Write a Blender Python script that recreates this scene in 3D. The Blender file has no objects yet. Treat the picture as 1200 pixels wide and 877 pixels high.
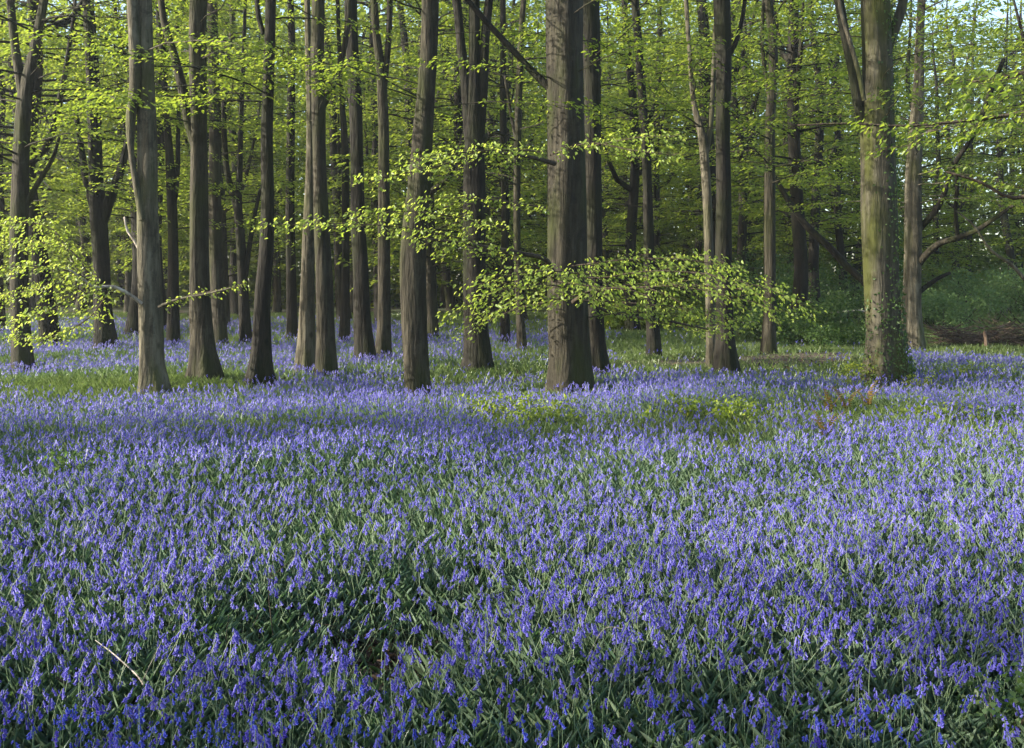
import bpy, math
import numpy as np
from mathutils import Vector

SC = bpy.context.scene
COL = SC.collection
RNG = np.random.default_rng(11)
F, HOR, H = 1178.0, 335.0, 1.55          # focal length in photo pixels, horizon row, eye height


def P(px, py, d):
    return np.array([(px - 600.0) * d / F, d, H - (py - HOR) * d / F])


def depth_of(py, over=0.15):
    return (H - over) * F / (py - HOR)


def gz(x, y):
    x = np.asarray(x, float); y = np.asarray(y, float)
    z = 0.035 * np.sin(0.9 * x + 0.4 * y) + 0.03 * np.sin(0.55 * y - 0.7 * x + 1.3) + 0.02 * np.sin(2.1 * x - 1.7 * y)
    z = z * np.clip((y - 1) / 5, 0.25, 1)
    hx, hy = -0.62, 4.35                       # the bare hollow in the foreground
    z = z - 0.16 * np.exp(-(((x - hx) / 0.55) ** 2 + ((y - hy) / 0.5) ** 2))
    far = np.clip((y - 30) / 60, 0, 1)
    return z + 1.2 * far * far


# ------------------------------------------------------------------ mesh helpers
class MB:
    """collects vertices, faces of 3 or 4 corners, a material index and a random value per vertex"""
    def __init__(self):
        self.v, self.q, self.t, self.qm, self.tm, self.r, self.n = [], [], [], [], [], [], 0
        self.tn = []

    def add(self, v, q=None, t=None, m=0, r=None, tint=0.5):
        v = np.asarray(v, np.float32).reshape(-1, 3)
        if q is not None and len(q):
            q = np.asarray(q, np.int32) + self.n; self.q.append(q)
            self.qm.append(np.full(len(q), m, np.int32) if np.isscalar(m) else np.asarray(m, np.int32))
        if t is not None and len(t):
            t = np.asarray(t, np.int32) + self.n; self.t.append(t); self.tm.append(np.full(len(t), m, np.int32))
        self.v.append(v)
        self.r.append(np.full(len(v), 0.5, np.float32) if r is None else np.broadcast_to(np.asarray(r, np.float32), (len(v),)))
        self.tn.append(np.broadcast_to(np.asarray(tint, np.float32), (len(v),)))
        self.n += len(v)

    def mesh(self, name, mats, smooth=True):
        me = bpy.data.meshes.new(name)
        v = np.concatenate(self.v) if self.v else np.zeros((0, 3), np.float32)
        q = np.concatenate(self.q) if self.q else np.zeros((0, 4), np.int32)
        t = np.concatenate(self.t) if self.t else np.zeros((0, 3), np.int32)
        qm = np.concatenate(self.qm) if self.qm else np.zeros(0, np.int32)
        tm = np.concatenate(self.tm) if self.tm else np.zeros(0, np.int32)
        me.vertices.add(len(v)); me.vertices.foreach_set('co', v.ravel())
        nl = 4 * len(q) + 3 * len(t)
        me.loops.add(nl); me.loops.foreach_set('vertex_index', np.concatenate([q.ravel(), t.ravel()]).astype(np.int32))
        me.polygons.add(len(q) + len(t))
        st = np.concatenate([4 * np.arange(len(q)), 4 * len(q) + 3 * np.arange(len(t))]).astype(np.int32)
        me.polygons.foreach_set('loop_start', st)
        me.polygons.foreach_set('material_index', np.concatenate([qm, tm]).astype(np.int32))
        me.polygons.foreach_set('use_smooth', np.full(len(q) + len(t), smooth, bool))
        a = me.attributes.new('rnd', 'FLOAT', 'POINT'); a.data.foreach_set('value', np.concatenate(self.r).astype(np.float32))
        a = me.attributes.new('tint', 'FLOAT', 'POINT'); a.data.foreach_set('value', np.concatenate(self.tn).astype(np.float32))
        for m in mats: me.materials.append(m)
        me.update(calc_edges=True)
        return me

    def build(self, name, mats, parent=None, smooth=True, loc=None):
        if not isinstance(mats, (list, tuple)): mats = [mats]
        o = bpy.data.objects.new(name, self.mesh(name, mats, smooth)); COL.objects.link(o)
        if parent is not None: o.parent = parent
        if loc is not None: o.location = loc
        return o


def tag(o, label=None, cat=None, group=None, kind=None):
    if label: o['label'] = label
    if cat: o['category'] = cat
    if group: o['group'] = group
    if kind: o['kind'] = kind
    return o


def empty(name, loc, label, cat, group=None):
    o = bpy.data.objects.new(name, None); COL.objects.link(o)
    o.location = loc; o.empty_display_size = 0.2
    return tag(o, label, cat, group)


def catmull(pts, n):
    """smooth curve through the points, spaced evenly by length"""
    pts = np.asarray(pts, float)
    if len(pts) == 2: return pts[0] + (pts[1] - pts[0]) * np.linspace(0, 1, n)[:, None]
    seg = np.maximum(np.linalg.norm(np.diff(pts[:, :3], axis=0), axis=1), 1e-6); cum = np.concatenate([[0], np.cumsum(seg)])
    sl = np.diff(pts, axis=0) / seg[:, None]
    m = np.vstack([sl[:1], (sl[:-1] * seg[1:, None] + sl[1:] * seg[:-1, None]) / (seg[1:] + seg[:-1])[:, None], sl[-1:]])
    s = np.linspace(0, cum[-1], n); i = np.clip(np.searchsorted(cum, s, side='right') - 1, 0, len(seg) - 1)
    h = seg[i][:, None]; t = ((s - cum[i]) / seg[i])[:, None]
    return (2 * t ** 3 - 3 * t ** 2 + 1) * pts[i] + (t ** 3 - 2 * t ** 2 + t) * h * m[i] + (3 * t ** 2 - 2 * t ** 3) * pts[i + 1] + (t ** 3 - t ** 2) * h * m[i + 1]


def tube(path, rad, sides, relief=0.0, flare=None, rng=RNG, cap=True):
    """path (n,3), rad (n,) -> verts, quads of a tapered, slightly irregular tube"""
    path = np.asarray(path, float); rad = np.asarray(rad, float); n = len(path)
    tan = np.gradient(path, axis=0); tan /= np.linalg.norm(tan, axis=1)[:, None] + 1e-12
    u = np.cross(tan[0], [0.31, 0.9, 0.3]); u /= np.linalg.norm(u); U = np.empty((n, 3))
    for i in range(n):
        u = u - tan[i] * np.dot(u, tan[i]); u /= np.linalg.norm(u) + 1e-12; U[i] = u
    W = np.cross(tan, U)
    th = np.linspace(0, 2 * np.pi, sides, endpoint=False)
    R = np.repeat(rad[:, None], sides, 1)
    s = np.concatenate([[0], np.cumsum(np.linalg.norm(np.diff(path, axis=0), axis=1))])
    if relief:
        for k in (2, 3, 5, 8):
            ph = rng.uniform(0, 6.28); f1 = rng.uniform(0.3, 1.3)
            R = R * (1 + relief / math.sqrt(k) * np.sin(k * th[None] + ph + 1.2 * np.sin(f1 * s[:, None] + ph * 2)))
    if flare:
        a, hgt, lobes = flare
        ph = rng.uniform(0, 6.28)
        lob = 1 + 0.75 * np.sin(lobes * th + ph) + 0.3 * np.sin((lobes - 2) * th + ph * 1.7)
        R = R * (1 + a * np.exp(-s / hgt)[:, None] * lob[None])
    v = path[:, None] + R[..., None] * (np.cos(th)[None, :, None] * U[:, None] + np.sin(th)[None, :, None] * W[:, None])
    i = np.arange(n - 1)[:, None] * sides; j = np.arange(sides)[None]; j2 = (j + 1) % sides
    q = np.stack([i + j, i + j2, i + sides + j2, i + sides + j], -1).reshape(-1, 4)
    v = v.reshape(-1, 3); t = None
    if cap:
        v = np.vstack([v, path[-1:] + tan[-1:] * rad[-1]]); k = len(v) - 1; b = (n - 1) * sides
        t = np.stack([b + np.arange(sides), b + (np.arange(sides) + 1) % sides, np.full(sides, k)], -1)
    return v, q, t


def leaves_mesh(mb, c, d, nrm, size, rng, m=0, simple=False, tint=None):
    """oval leaves folded on the midrib. c,d,nrm (n,3); size (n,)"""
    n = len(c)
    if n == 0: return
    d = d / (np.linalg.norm(d, axis=1)[:, None] + 1e-9)
    s = np.cross(d, nrm); s /= np.linalg.norm(s, axis=1)[:, None] + 1e-9
    u = np.cross(s, d); L = size[:, None]
    fold = 0.12
    if simple:
        w = 0.34
        v = np.stack([c, c + d * L * .5 + s * L * w + u * L * fold, c + d * L - u * L * .1, c + d * L * .5 - s * L * w + u * L * fold], 1)
        q = np.arange(n)[:, None] * 4 + np.array([[0, 1, 2, 3]])
        k = 4
    else:
        v = np.stack([c, c + d * L * .28 + s * L * .27 + u * L * fold, c + d * L * .68 + s * L * .25 + u * L * fold * .7, c + d * L - u * L * .12,
                      c + d * L * .68 - s * L * .25 + u * L * fold * .7, c + d * L * .28 - s * L * .27 + u * L * fold], 1)
        q = (np.arange(n)[:, None, None] * 6 + np.array([[[0, 1, 2, 3], [0, 3, 4, 5]]])).reshape(-1, 4)
        k = 6
    r = np.repeat(rng.random(n), k)
    mb.add(v.reshape(-1, 3), q, m=m, r=r, tint=0.5 if tint is None else np.repeat(tint, k))


def spray(mb, path, rng, leaf=0.06, width=0.8, step=0.13, lstep=0.055, droop=0.35, start=0.12, simple=False, wood=None, vert=0.05, wood_r=0.004, tilt=0.35, tint=None):
    """a flat beech spray: side twigs on both sides of a bough, alternate leaves on each twig"""
    L = np.linalg.norm(np.diff(path, axis=0), axis=1).sum()
    nt = max(3, int(L / step)); t = np.linspace(start, 1, nt) + rng.normal(0, .01, nt); t = np.clip(t, 0, 1)
    idx = t * (len(path) - 1); i0 = np.clip(idx.astype(int), 0, len(path) - 2); fr = (idx - i0)[:, None]
    p = path[i0] * (1 - fr) + path[i0 + 1] * fr
    tg = path[i0 + 1] - path[i0]; tg /= np.linalg.norm(tg, axis=1)[:, None] + 1e-9
    side = np.where(np.arange(nt) % 2 == 0, 1., -1.)
    ang = side * rng.uniform(.55, 1.15, nt); ang[-1] = 0
    ca, sa = np.cos(ang), np.sin(ang)
    td = np.stack([tg[:, 0] * ca - tg[:, 1] * sa, tg[:, 0] * sa + tg[:, 1] * ca, tg[:, 2] * .5 + rng.normal(0, vert * 2.2, nt)], 1)
    td /= np.linalg.norm(td, axis=1)[:, None] + 1e-9
    tl = width * (0.35 + 0.65 * np.sin(np.pi * np.clip(0.25 + 0.7 * t, 0, 1))) * rng.uniform(.5, 1.1, nt)
    nl = max(3, int(width / lstep))
    k = (np.arange(nl) + .6) / nl
    c = p[:, None] + td[:, None] * (tl[:, None] * k[None])[..., None]
    c[..., 2] -= 0.18 * (tl[:, None] * k[None]) ** 2 * 1.0
    c += rng.normal(0, [.012, .012, vert * .6], c.shape)
    sd = np.where(np.arange(nl) % 2 == 0, 1., -1.)[None] * rng.uniform(.5, 1.1, (nt, nl))
    cs, ss = np.cos(sd), np.sin(sd)
    dx = td[:, None, 0] * cs - td[:, None, 1] * ss; dy = td[:, None, 0] * ss + td[:, None, 1] * cs
    dd = np.stack([dx, dy, -droop * rng.uniform(.1, 1.8, dx.shape)], -1)
    nn = np.stack([rng.normal(0, tilt, dx.shape), rng.normal(0, tilt, dx.shape), np.ones_like(dx)], -1)
    keep = rng.random(dx.shape) < 0.9
    c, dd, nn = c[keep], dd[keep], nn[keep]
    sz = leaf * rng.uniform(.65, 1.2, len(c))
    leaves_mesh(mb, c, dd, nn, sz, rng, simple=simple, tint=None if tint is None else np.full(len(c), tint))
    if wood is not None:
        for a in range(nt):
            e = p[a] + td[a] * tl[a]; e[2] -= .18 * tl[a] ** 2
            v, q, tt = tube(np.array([p[a], (p[a] + e) / 2 + [0, 0, .02], e]), [wood_r, wood_r * .8, wood_r * .5], 3, rng=rng, cap=False)
            wood.add(v, q)


def bough_path(p0, az, length, elev, sag, rng, n=9):
    t = np.linspace(0, 1, n)
    w = np.cumsum(rng.normal(0, .05, n)); w -= w[0]
    dx = np.cos(az) * length * t - np.sin(az) * w * length * .5
    dy = np.sin(az) * length * t + np.cos(az) * w * length * .5
    dz = elev * length * t - sag * length * t ** 2 + np.cumsum(rng.normal(0, .012, n)) * length * .4
    return p0 + np.stack([dx, dy, dz], 1)


# ------------------------------------------------------------------ materials
def mat(name):
    m = bpy.data.materials.new(name); m.use_nodes = True
    nt = m.node_tree; nt.nodes.clear()
    out = nt.nodes.new('ShaderNodeOutputMaterial')
    return m, nt, out


def nd(nt, kind, **kw):
    n = nt.nodes.new(kind)
    for k, v in kw.items():
        if k.startswith('i_'): n.inputs[k[2:].replace('_', ' ')].default_value = v
        else: setattr(n, k, v)
    return n


def ramp(nt, fac, stops):
    r = nt.nodes.new('ShaderNodeValToRGB'); e = r.color_ramp.elements
    while len(e) < len(stops): e.new(0.5)
    for el, (p, c) in zip(e, stops):
        el.position = p; el.color = (*c, 1) if len(c) == 3 else c
    nt.links.new(fac, r.inputs[0]); return r.outputs[0]


def mixc(nt, fac, a, b, mode='MIX'):
    m = nt.nodes.new('ShaderNodeMix'); m.data_type = 'RGBA'; m.blend_type = mode
    for sock, val in ((m.inputs[0], fac), (m.inputs[6], a), (m.inputs[7], b)):
        if hasattr(val, 'is_output'): nt.links.new(val, sock)
        else: sock.default_value = val if not isinstance(val, tuple) else (*val, 1)
    return m.outputs[2]


def leaf_mat(name, cols, trans, rough=0.45, tmix=0.5, gloss=0.25, tintcols=None):
    m, nt, out = mat(name)
    at = nd(nt, 'ShaderNodeAttribute', attribute_name='rnd')
    c = ramp(nt, at.outputs['Fac'], [(i / (len(cols) - 1), k) for i, k in enumerate(cols)])
    tc = ramp(nt, at.outputs['Fac'], [(i / (len(trans) - 1), k) for i, k in enumerate(trans)])
    if tintcols:
        t2 = nd(nt, 'ShaderNodeAttribute', attribute_name='tint')
        c2 = ramp(nt, at.outputs['Fac'], [(0, tintcols[0]), (1, tintcols[1])])
        c = mixc(nt, t2.outputs['Fac'], c, c2)
        tc = mixc(nt, t2.outputs['Fac'], tc, c2)
    pb = nd(nt, 'ShaderNodeBsdfPrincipled', i_Roughness=rough)
    pb.inputs['Specular IOR Level'].default_value = gloss
    nt.links.new(c, pb.inputs['Base Color'])
    tr = nd(nt, 'ShaderNodeBsdfTranslucent'); nt.links.new(tc, tr.inputs[0])
    mx = nd(nt, 'ShaderNodeMixShader'); mx.inputs[0].default_value = tmix
    nt.links.new(pb.outputs[0], mx.inputs[1]); nt.links.new(tr.outputs[0], mx.inputs[2])
    nt.links.new(mx.outputs[0], out.inputs[0])
    return m


def bark_mat(name, dark, mid, light, moss, moss_amt, scale=1.0):
    m, nt, out = mat(name)
    tc = nd(nt, 'ShaderNodeTexCoord')
    mp = nd(nt, 'ShaderNodeMapping'); mp.inputs['Scale'].default_value = (9 * scale, 9 * scale, 1.1 * scale)
    nt.links.new(tc.outputs['Object'], mp.inputs[0])
    n1 = nd(nt, 'ShaderNodeTexNoise', i_Scale=1.0, i_Detail=8.0, i_Roughness=0.65); nt.links.new(mp.outputs[0], n1.inputs[0])
    mp2 = nd(nt, 'ShaderNodeMapping'); mp2.inputs['Scale'].default_value = (2.6, 2.6, .8)
    nt.links.new(tc.outputs['Object'], mp2.inputs[0])
    n2 = nd(nt, 'ShaderNodeTexNoise', i_Scale=1.0, i_Detail=5.0); nt.links.new(mp2.outputs[0], n2.inputs[0])
    mp3 = nd(nt, 'ShaderNodeMapping'); mp3.inputs['Scale'].default_value = (22, 22, 3.2)
    nt.links.new(tc.outputs['Object'], mp3.inputs[0])
    n3 = nd(nt, 'ShaderNodeTexNoise', i_Scale=1.0, i_Detail=4.0); nt.links.new(mp3.outputs[0], n3.inputs[0])
    n4 = nd(nt, 'ShaderNodeTexNoise', i_Scale=60.0, i_Detail=4.0); nt.links.new(tc.outputs['Object'], n4.inputs[0])
    c = ramp(nt, n1.outputs[0], [(.3, dark), (.5, mid), (.68, light)])
    c = mixc(nt, ramp(nt, n3.outputs[0], [(.54, (0, 0, 0)), (.64, (.7, .7, .7))]), c, dark)
    c = mixc(nt, ramp(nt, n4.outputs[0], [(.6, (0, 0, 0)), (.72, (.5, .5, .5))]), c, light)
    n5 = nd(nt, 'ShaderNodeTexNoise', i_Scale=3.2, i_Detail=6.0, i_Roughness=.7, i_Distortion=.6); nt.links.new(tc.outputs['Object'], n5.inputs[0])
    c = mixc(nt, ramp(nt, n5.outputs[0], [(.36, (.75, .75, .75)), (.47, (0, 0, 0))]), c, dark)
    c = mixc(nt, ramp(nt, n5.outputs[0], [(.58, (0, 0, 0)), (.66, (.6, .6, .6))]), c, light)
    v6 = nd(nt, 'ShaderNodeTexVoronoi', i_Scale=2.1); mp6 = nd(nt, 'ShaderNodeMapping'); mp6.inputs['Scale'].default_value = (1, 1, .75)
    nt.links.new(tc.outputs['Object'], mp6.inputs[0]); nt.links.new(mp6.outputs[0], v6.inputs['Vector'])
    c = mixc(nt, ramp(nt, v6.outputs['Distance'], [(.05, (.8, .8, .8)), (.11, (0, 0, 0))]), c, dark)
    mf = ramp(nt, n2.outputs[0], [(.62 - .3 * moss_amt, (0, 0, 0)), (.78 - .3 * moss_amt, (.85, .85, .85))])
    c = mixc(nt, mf, c, moss)
    pb = nd(nt, 'ShaderNodeBsdfPrincipled', i_Roughness=0.85); pb.inputs['Specular IOR Level'].default_value = .2
    nt.links.new(c, pb.inputs['Base Color'])
    add = nd(nt, 'ShaderNodeMath', operation='ADD'); nt.links.new(n1.outputs[0], add.inputs[0]); nt.links.new(n3.outputs[0], add.inputs[1])
    bp = nd(nt, 'ShaderNodeBump', i_Strength=1.0, i_Distance=0.035); nt.links.new(add.outputs[0], bp.inputs['Height'])
    nt.links.new(bp.outputs[0], pb.inputs['Normal'])
    nt.links.new(pb.outputs[0], out.inputs[0])
    return m


M = {}
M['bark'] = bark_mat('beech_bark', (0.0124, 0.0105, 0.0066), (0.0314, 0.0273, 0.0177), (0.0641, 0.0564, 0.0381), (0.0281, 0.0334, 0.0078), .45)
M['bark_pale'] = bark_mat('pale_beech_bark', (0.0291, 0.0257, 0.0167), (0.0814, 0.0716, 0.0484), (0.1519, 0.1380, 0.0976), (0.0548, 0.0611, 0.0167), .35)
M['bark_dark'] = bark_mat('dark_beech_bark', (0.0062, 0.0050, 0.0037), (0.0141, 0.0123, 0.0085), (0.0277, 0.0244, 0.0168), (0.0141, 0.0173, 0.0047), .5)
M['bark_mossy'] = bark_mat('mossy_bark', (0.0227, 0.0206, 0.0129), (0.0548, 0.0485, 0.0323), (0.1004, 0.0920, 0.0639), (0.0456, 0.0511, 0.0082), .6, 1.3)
M['dead'] = bark_mat('dead_wood', (.16, .13, .10), (.33, .29, .24), (.48, .44, .38), (.2, .18, .1), .0)
M['twig'] = bark_mat('twig_bark', (.03, .022, .015), (.06, .045, .03), (.10, .08, .055), (.06, .06, .02), .2)
LEAFC = [(.08, .122, .018), (.108, .158, .023), (.135, .18, .032)]
LEAFT = [(.22, .31, .025), (.30, .40, .036), (.40, .46, .055)]
M['leaf'] = leaf_mat('beech_leaf', LEAFC, LEAFT, .4, .5, .3)
M['leaf_sunlit'] = leaf_mat('sunlit_beech_leaf', [(.14, .21, .03), (.185, .25, .045), (.23, .29, .065)], [(.33, .45, .045), (.42, .52, .07), (.52, .58, .11)], .4, .5, .3)  # more lime than the crown leaf, with sunlit brightness put into the colour
M['leaf_far'] = leaf_mat('far_beech_leaf', [(.068, .105, .017), (.098, .143, .023), (.135, .17, .034)], [(.19, .27, .025), (.29, .37, .035), (.40, .45, .06)], .5, .5, .2)
M['leaf_dark'] = leaf_mat('dark_shrub_leaf', [(.04, .08, .022), (.06, .105, .03), (.08, .125, .036)], [(.08, .16, .025), (.12, .21, .035), (.15, .24, .04)], .4, .4, .3)
M['leaf_teal'] = leaf_mat('blue_green_leaf', [(.085, .145, .05), (.11, .18, .058), (.14, .205, .065)], [(.17, .28, .09), (.22, .34, .10), (.27, .38, .11)], .5, .4, .2)
M['leaf_lime'] = leaf_mat('lime_leaf', [(.12, .17, .02), (.15, .2, .025)], [(.36, .42, .04), (.44, .48, .06)], .45, .5, .25)
M['bracken'] = leaf_mat('bracken_frond', [(.16, .12, .03), (.20, .11, .03), (.12, .15, .03)], [(.3, .2, .04), (.33, .18, .04), (.2, .26, .04)], .5, .45, .2)
M['grass'] = leaf_mat('blade_leaf', [(.085, .15, .095), (.155, .235, .155), (.26, .35, .26)], [(.06, .15, .035), (.09, .2, .045), (.14, .26, .06)], .3, .35, .65,
                      tintcols=((.14, .21, .04), (.22, .28, .075)))
M['stem'] = leaf_mat('bluebell_stem', [(.14, .20, .10), (.20, .27, .145), (.27, .33, .20)], [(.12, .2, .06), (.16, .25, .08), (.2, .25, .1)], .4, .25, .4)
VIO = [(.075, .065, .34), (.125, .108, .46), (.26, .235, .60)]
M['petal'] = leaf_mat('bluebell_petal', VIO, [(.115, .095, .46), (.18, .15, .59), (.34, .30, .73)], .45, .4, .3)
M['petal_deep'] = leaf_mat('deep_violet_petal', [(.085, .06, .40), (.10, .07, .46)], [(.11, .08, .52), (.15, .1, .58)], .45, .4, .3)
M['petal_blue'] = leaf_mat('blue_petal', [(.07, .085, .46), (.10, .12, .56)], [(.09, .11, .56), (.13, .15, .66)], .45, .4, .3)
M['petal_pale'] = leaf_mat('pale_lilac_petal', [(.19, .17, .62), (.24, .21, .66)], [(.26, .22, .7), (.3, .27, .76)], .45, .4, .3)


def ground_mat():
    m, nt, out = mat('woodland_floor')
    tc = nd(nt, 'ShaderNodeTexCoord')
    n1 = nd(nt, 'ShaderNodeTexNoise', i_Scale=.35, i_Detail=6.0); n2 = nd(nt, 'ShaderNodeTexNoise', i_Scale=14.0, i_Detail=8.0, i_Roughness=.7)
    v = nd(nt, 'ShaderNodeTexVoronoi', i_Scale=28.0)
    for n in (n1, n2, v): nt.links.new(tc.outputs['Object'], n.inputs['Vector'])
    soil = ramp(nt, n2.outputs[0], [(.3, (.022, .016, .010)), (.55, (.05, .036, .022)), (.75, (.11, .075, .04))])
    green = ramp(nt, n2.outputs[0], [(.3, (.02, .035, .01)), (.7, (.07, .10, .025))])
    c = mixc(nt, ramp(nt, n1.outputs[0], [(.42, (0, 0, 0)), (.56, (.9, .9, .9))]), soil, green)
    pb = nd(nt, 'ShaderNodeBsdfPrincipled', i_Roughness=.95); nt.links.new(c, pb.inputs['Base Color'])
    bp = nd(nt, 'ShaderNodeBump', i_Strength=.8, i_Distance=.03); nt.links.new(v.outputs[0], bp.inputs['Height']); nt.links.new(bp.outputs[0], pb.inputs['Normal'])
    nt.links.new(pb.outputs[0], out.inputs[0]); return m


def litter_mat():
    m, nt, out = mat('leaf_litter')
    tc = nd(nt, 'ShaderNodeTexCoord')
    v = nd(nt, 'ShaderNodeTexVoronoi', i_Scale=16.0); n = nd(nt, 'ShaderNodeTexNoise', i_Scale=5.0, i_Detail=8.0)
    for k in (v, n): nt.links.new(tc.outputs['Object'], k.inputs['Vector'])
    c = ramp(nt, v.outputs['Color'], [(.1, (.018, .012, .008)), (.5, (.045, .028, .017)), (.9, (.10, .062, .036))])
    c = mixc(nt, ramp(nt, n.outputs[0], [(.5, (0, 0, 0)), (.66, (.7, .7, .7))]), c, (.05, .06, .018))
    pb = nd(nt, 'ShaderNodeBsdfPrincipled', i_Roughness=.95); nt.links.new(c, pb.inputs['Base Color'])
    bp = nd(nt, 'ShaderNodeBump', i_Strength=.8, i_Distance=.03); nt.links.new(v.outputs[0], bp.inputs['Height']); nt.links.new(bp.outputs[0], pb.inputs['Normal'])
    nt.links.new(pb.outputs[0], out.inputs[0]); return m


# ------------------------------------------------------------------ setting: ground and track
def build_ground():
    xs = np.concatenate([np.linspace(-150, -45, 10), np.linspace(-42, -8, 35), np.linspace(-7.6, 7.6, 77), np.linspace(8, 42, 35), np.linspace(45, 150, 10)])
    ys = np.concatenate([np.linspace(-30, -1, 12), np.linspace(0, 12, 81), np.linspace(12.5, 45, 66), np.linspace(48, 110, 26), np.linspace(114, 160, 6)])
    X, Y = np.meshgrid(xs, ys); Z = gz(X, Y)
    ny, nx = X.shape
    i = np.arange(ny - 1)[:, None] * nx + np.arange(nx - 1)[None]
    mb = MB(); mb.add(np.stack([X, Y, Z], -1).reshape(-1, 3), np.stack([i, i + 1, i + nx + 1, i + nx], -1).reshape(-1, 4))
    tag(mb.build('ground', ground_mat()), 'soft brown and green woodland floor under the bluebells', 'ground', kind='structure')
    # the leaf-strewn track between the trees on the right
    xs = np.linspace(1.6, 16, 70); mb = MB(); k = 9
    lo = 18.7 + .35 * np.sin(xs * 1.1) + .16 * np.sin(xs * 3.3 + 1) + .05 * xs
    hi = 21.6 + .3 * np.sin(xs * .8 + 2) + .2 * np.sin(xs * 2.7) + .10 * xs
    s = np.linspace(0, 1, k)
    X = np.repeat(xs[:, None], k, 1); Y = lo[:, None] * (1 - s) + hi[:, None] * s
    i = np.arange(len(xs) - 1)[:, None] * k + np.arange(k - 1)[None]
    mb.add(np.stack([X, Y, gz(X, Y) + .012 + .05 * np.sin(np.pi * s)[None]], -1).reshape(-1, 3), np.stack([i, i + k, i + k + 1, i + 1], -1).reshape(-1, 4))
    tag(mb.build('path', litter_mat()), 'dark leaf strewn track running behind the broad mossy tree', 'path', kind='structure')


# ------------------------------------------------------------------ plant cover map, in the terms of the photograph's ground
def pix(x, y, z=0.15):
    return 600 + x / y * F, HOR + (H - z) / y * F


def vnoise(x, y, seed, sc):
    r = np.random.default_rng(seed); out = 0
    for o in range(3):
        a = r.uniform(0, 6.28, 6); f = r.uniform(.7, 1.4, 6) * sc * 2 ** o; ph = r.uniform(0, 6.28, 6)
        s = 0
        for i in range(6): s = s + np.sin((np.cos(a[i]) * x + np.sin(a[i]) * y) * f[i] + ph[i])
        out = out + s / 6 / 1.6 ** o
    return out                                     # about -1..1


def ell(px, py, cx, cy, rx, ry):
    return np.exp(-(((px - cx) / rx) ** 2 + ((py - cy) / ry) ** 2) ** 1.5)


def flower_density(x, y):
    px, py = pix(x, y, .18)
    n = vnoise(x, y, 5, 1.7); n2 = vnoise(x * 0.5, y, 9, .9)
    d = np.clip(.74 + .75 * n, .06, 1.2)
    nearf = np.clip((6.2 - y) / 1.5, 0, 1); d = d * (1 - nearf) + nearf * np.clip(.78 + .5 * n, .15, 1.15)
    # clearings and green patches seen in the photograph
    for (cx, cy, rx, ry, k) in ((447, 728, 90, 50, 1.0), (300, 712, 95, 36, .85), (130, 782, 115, 40, .5), (640, 488, 75, 14, .7), (870, 488, 65, 26, .7), (770, 482, 60, 12, .55),
                                (1000, 476, 75, 22, .85), (1150, 490, 90, 14, .8), (60, 540, 75, 22, .5), (1165, 840, 60, 40, .8), (230, 444, 90, 13, .85), (90, 447, 240, 17, 1.0),
                                (640, 452, 70, 9, .6), (570, 432, 110, 9, .92), (850, 505, 60, 25, .5), (620, 800, 70, 50, .3), (220, 560, 60, 16, .45), (760, 580, 60, 20, .35), (1080, 600, 70, 24, .4),
                                (60, 690, 60, 24, .5), (900, 650, 80, 22, .35), (960, 800, 80, 30, .3), (480, 600, 60, 16, .4), (390, 500, 90, 12, .4)):
        d = d * (1 - k * ell(px, py, cx, cy, rx, ry))
    far = np.clip((455 - py) / 25, 0, 1)
    band = np.clip(.55 + .95 * n2, 0, 1)           # beyond the first trees the flowers grow in drifts
    d = d * (1 - far) + far * d * band
    right = np.clip((px - 690) / 40, 0, 1) * np.clip((441 - py) / 8, 0, 1) * np.clip((1060 - px) / 20, 0, 1)
    d = d * (1 - right * .96)
    r2 = np.clip((px - 1050) / 20, 0, 1) * np.clip((417 - py) / 6, 0, 1)
    d = d * (1 - r2)
    mid = np.clip((px - 480) / 60, 0, 1) * np.clip((398 - py) / 8, 0, 1)
    return d * (1 - mid * .7) * np.clip((40 - y) / 5, 0, 1)


def scatter(rng, y0, y1, dens, margin=1.1, extra=1.9):
    """random ground points between two distances inside a frustum a little wider than the view"""
    hw = lambda y: .51 * margin * y + extra
    area = (hw(y0) + hw(y1)) * (y1 - y0)
    n = int(area * dens)
    u = rng.random(n); a0, a1 = hw(y0), hw(y1)
    s = (np.sqrt(a0 ** 2 + u * (a1 ** 2 - a0 ** 2)) - a0) / (a1 - a0)
    y = y0 + s * (y1 - y0); x = rng.uniform(-1, 1, n) * hw(y)
    return x, y


PS = .54            # size of a bluebell against the 0.3 m plant drawn below
TRUNKS = []        # (x, y, r) filled by the trees


# ------------------------------------------------------------------ bluebells
def bell(rings, sides, L, R):
    th = np.linspace(0, 2 * np.pi, sides, endpoint=False)
    v = np.concatenate([np.stack([r * R * np.cos(th), r * R * np.sin(th), np.full(sides, -z * L)], 1) for z, r in rings])
    i = np.arange(len(rings) - 1)[:, None] * sides; j = np.arange(sides)[None]; j2 = (j + 1) % sides
    return v, np.stack([i + j, i + j2, i + sides + j2, i + sides + j], -1).reshape(-1, 4)


def rot_to(axis):
    """matrix whose -Z goes to axis"""
    z = -np.asarray(axis) / np.linalg.norm(axis); x = np.cross([.3, .8, .1], z); x /= np.linalg.norm(x)
    return np.stack([x, np.cross(z, x), z], 1)


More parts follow.
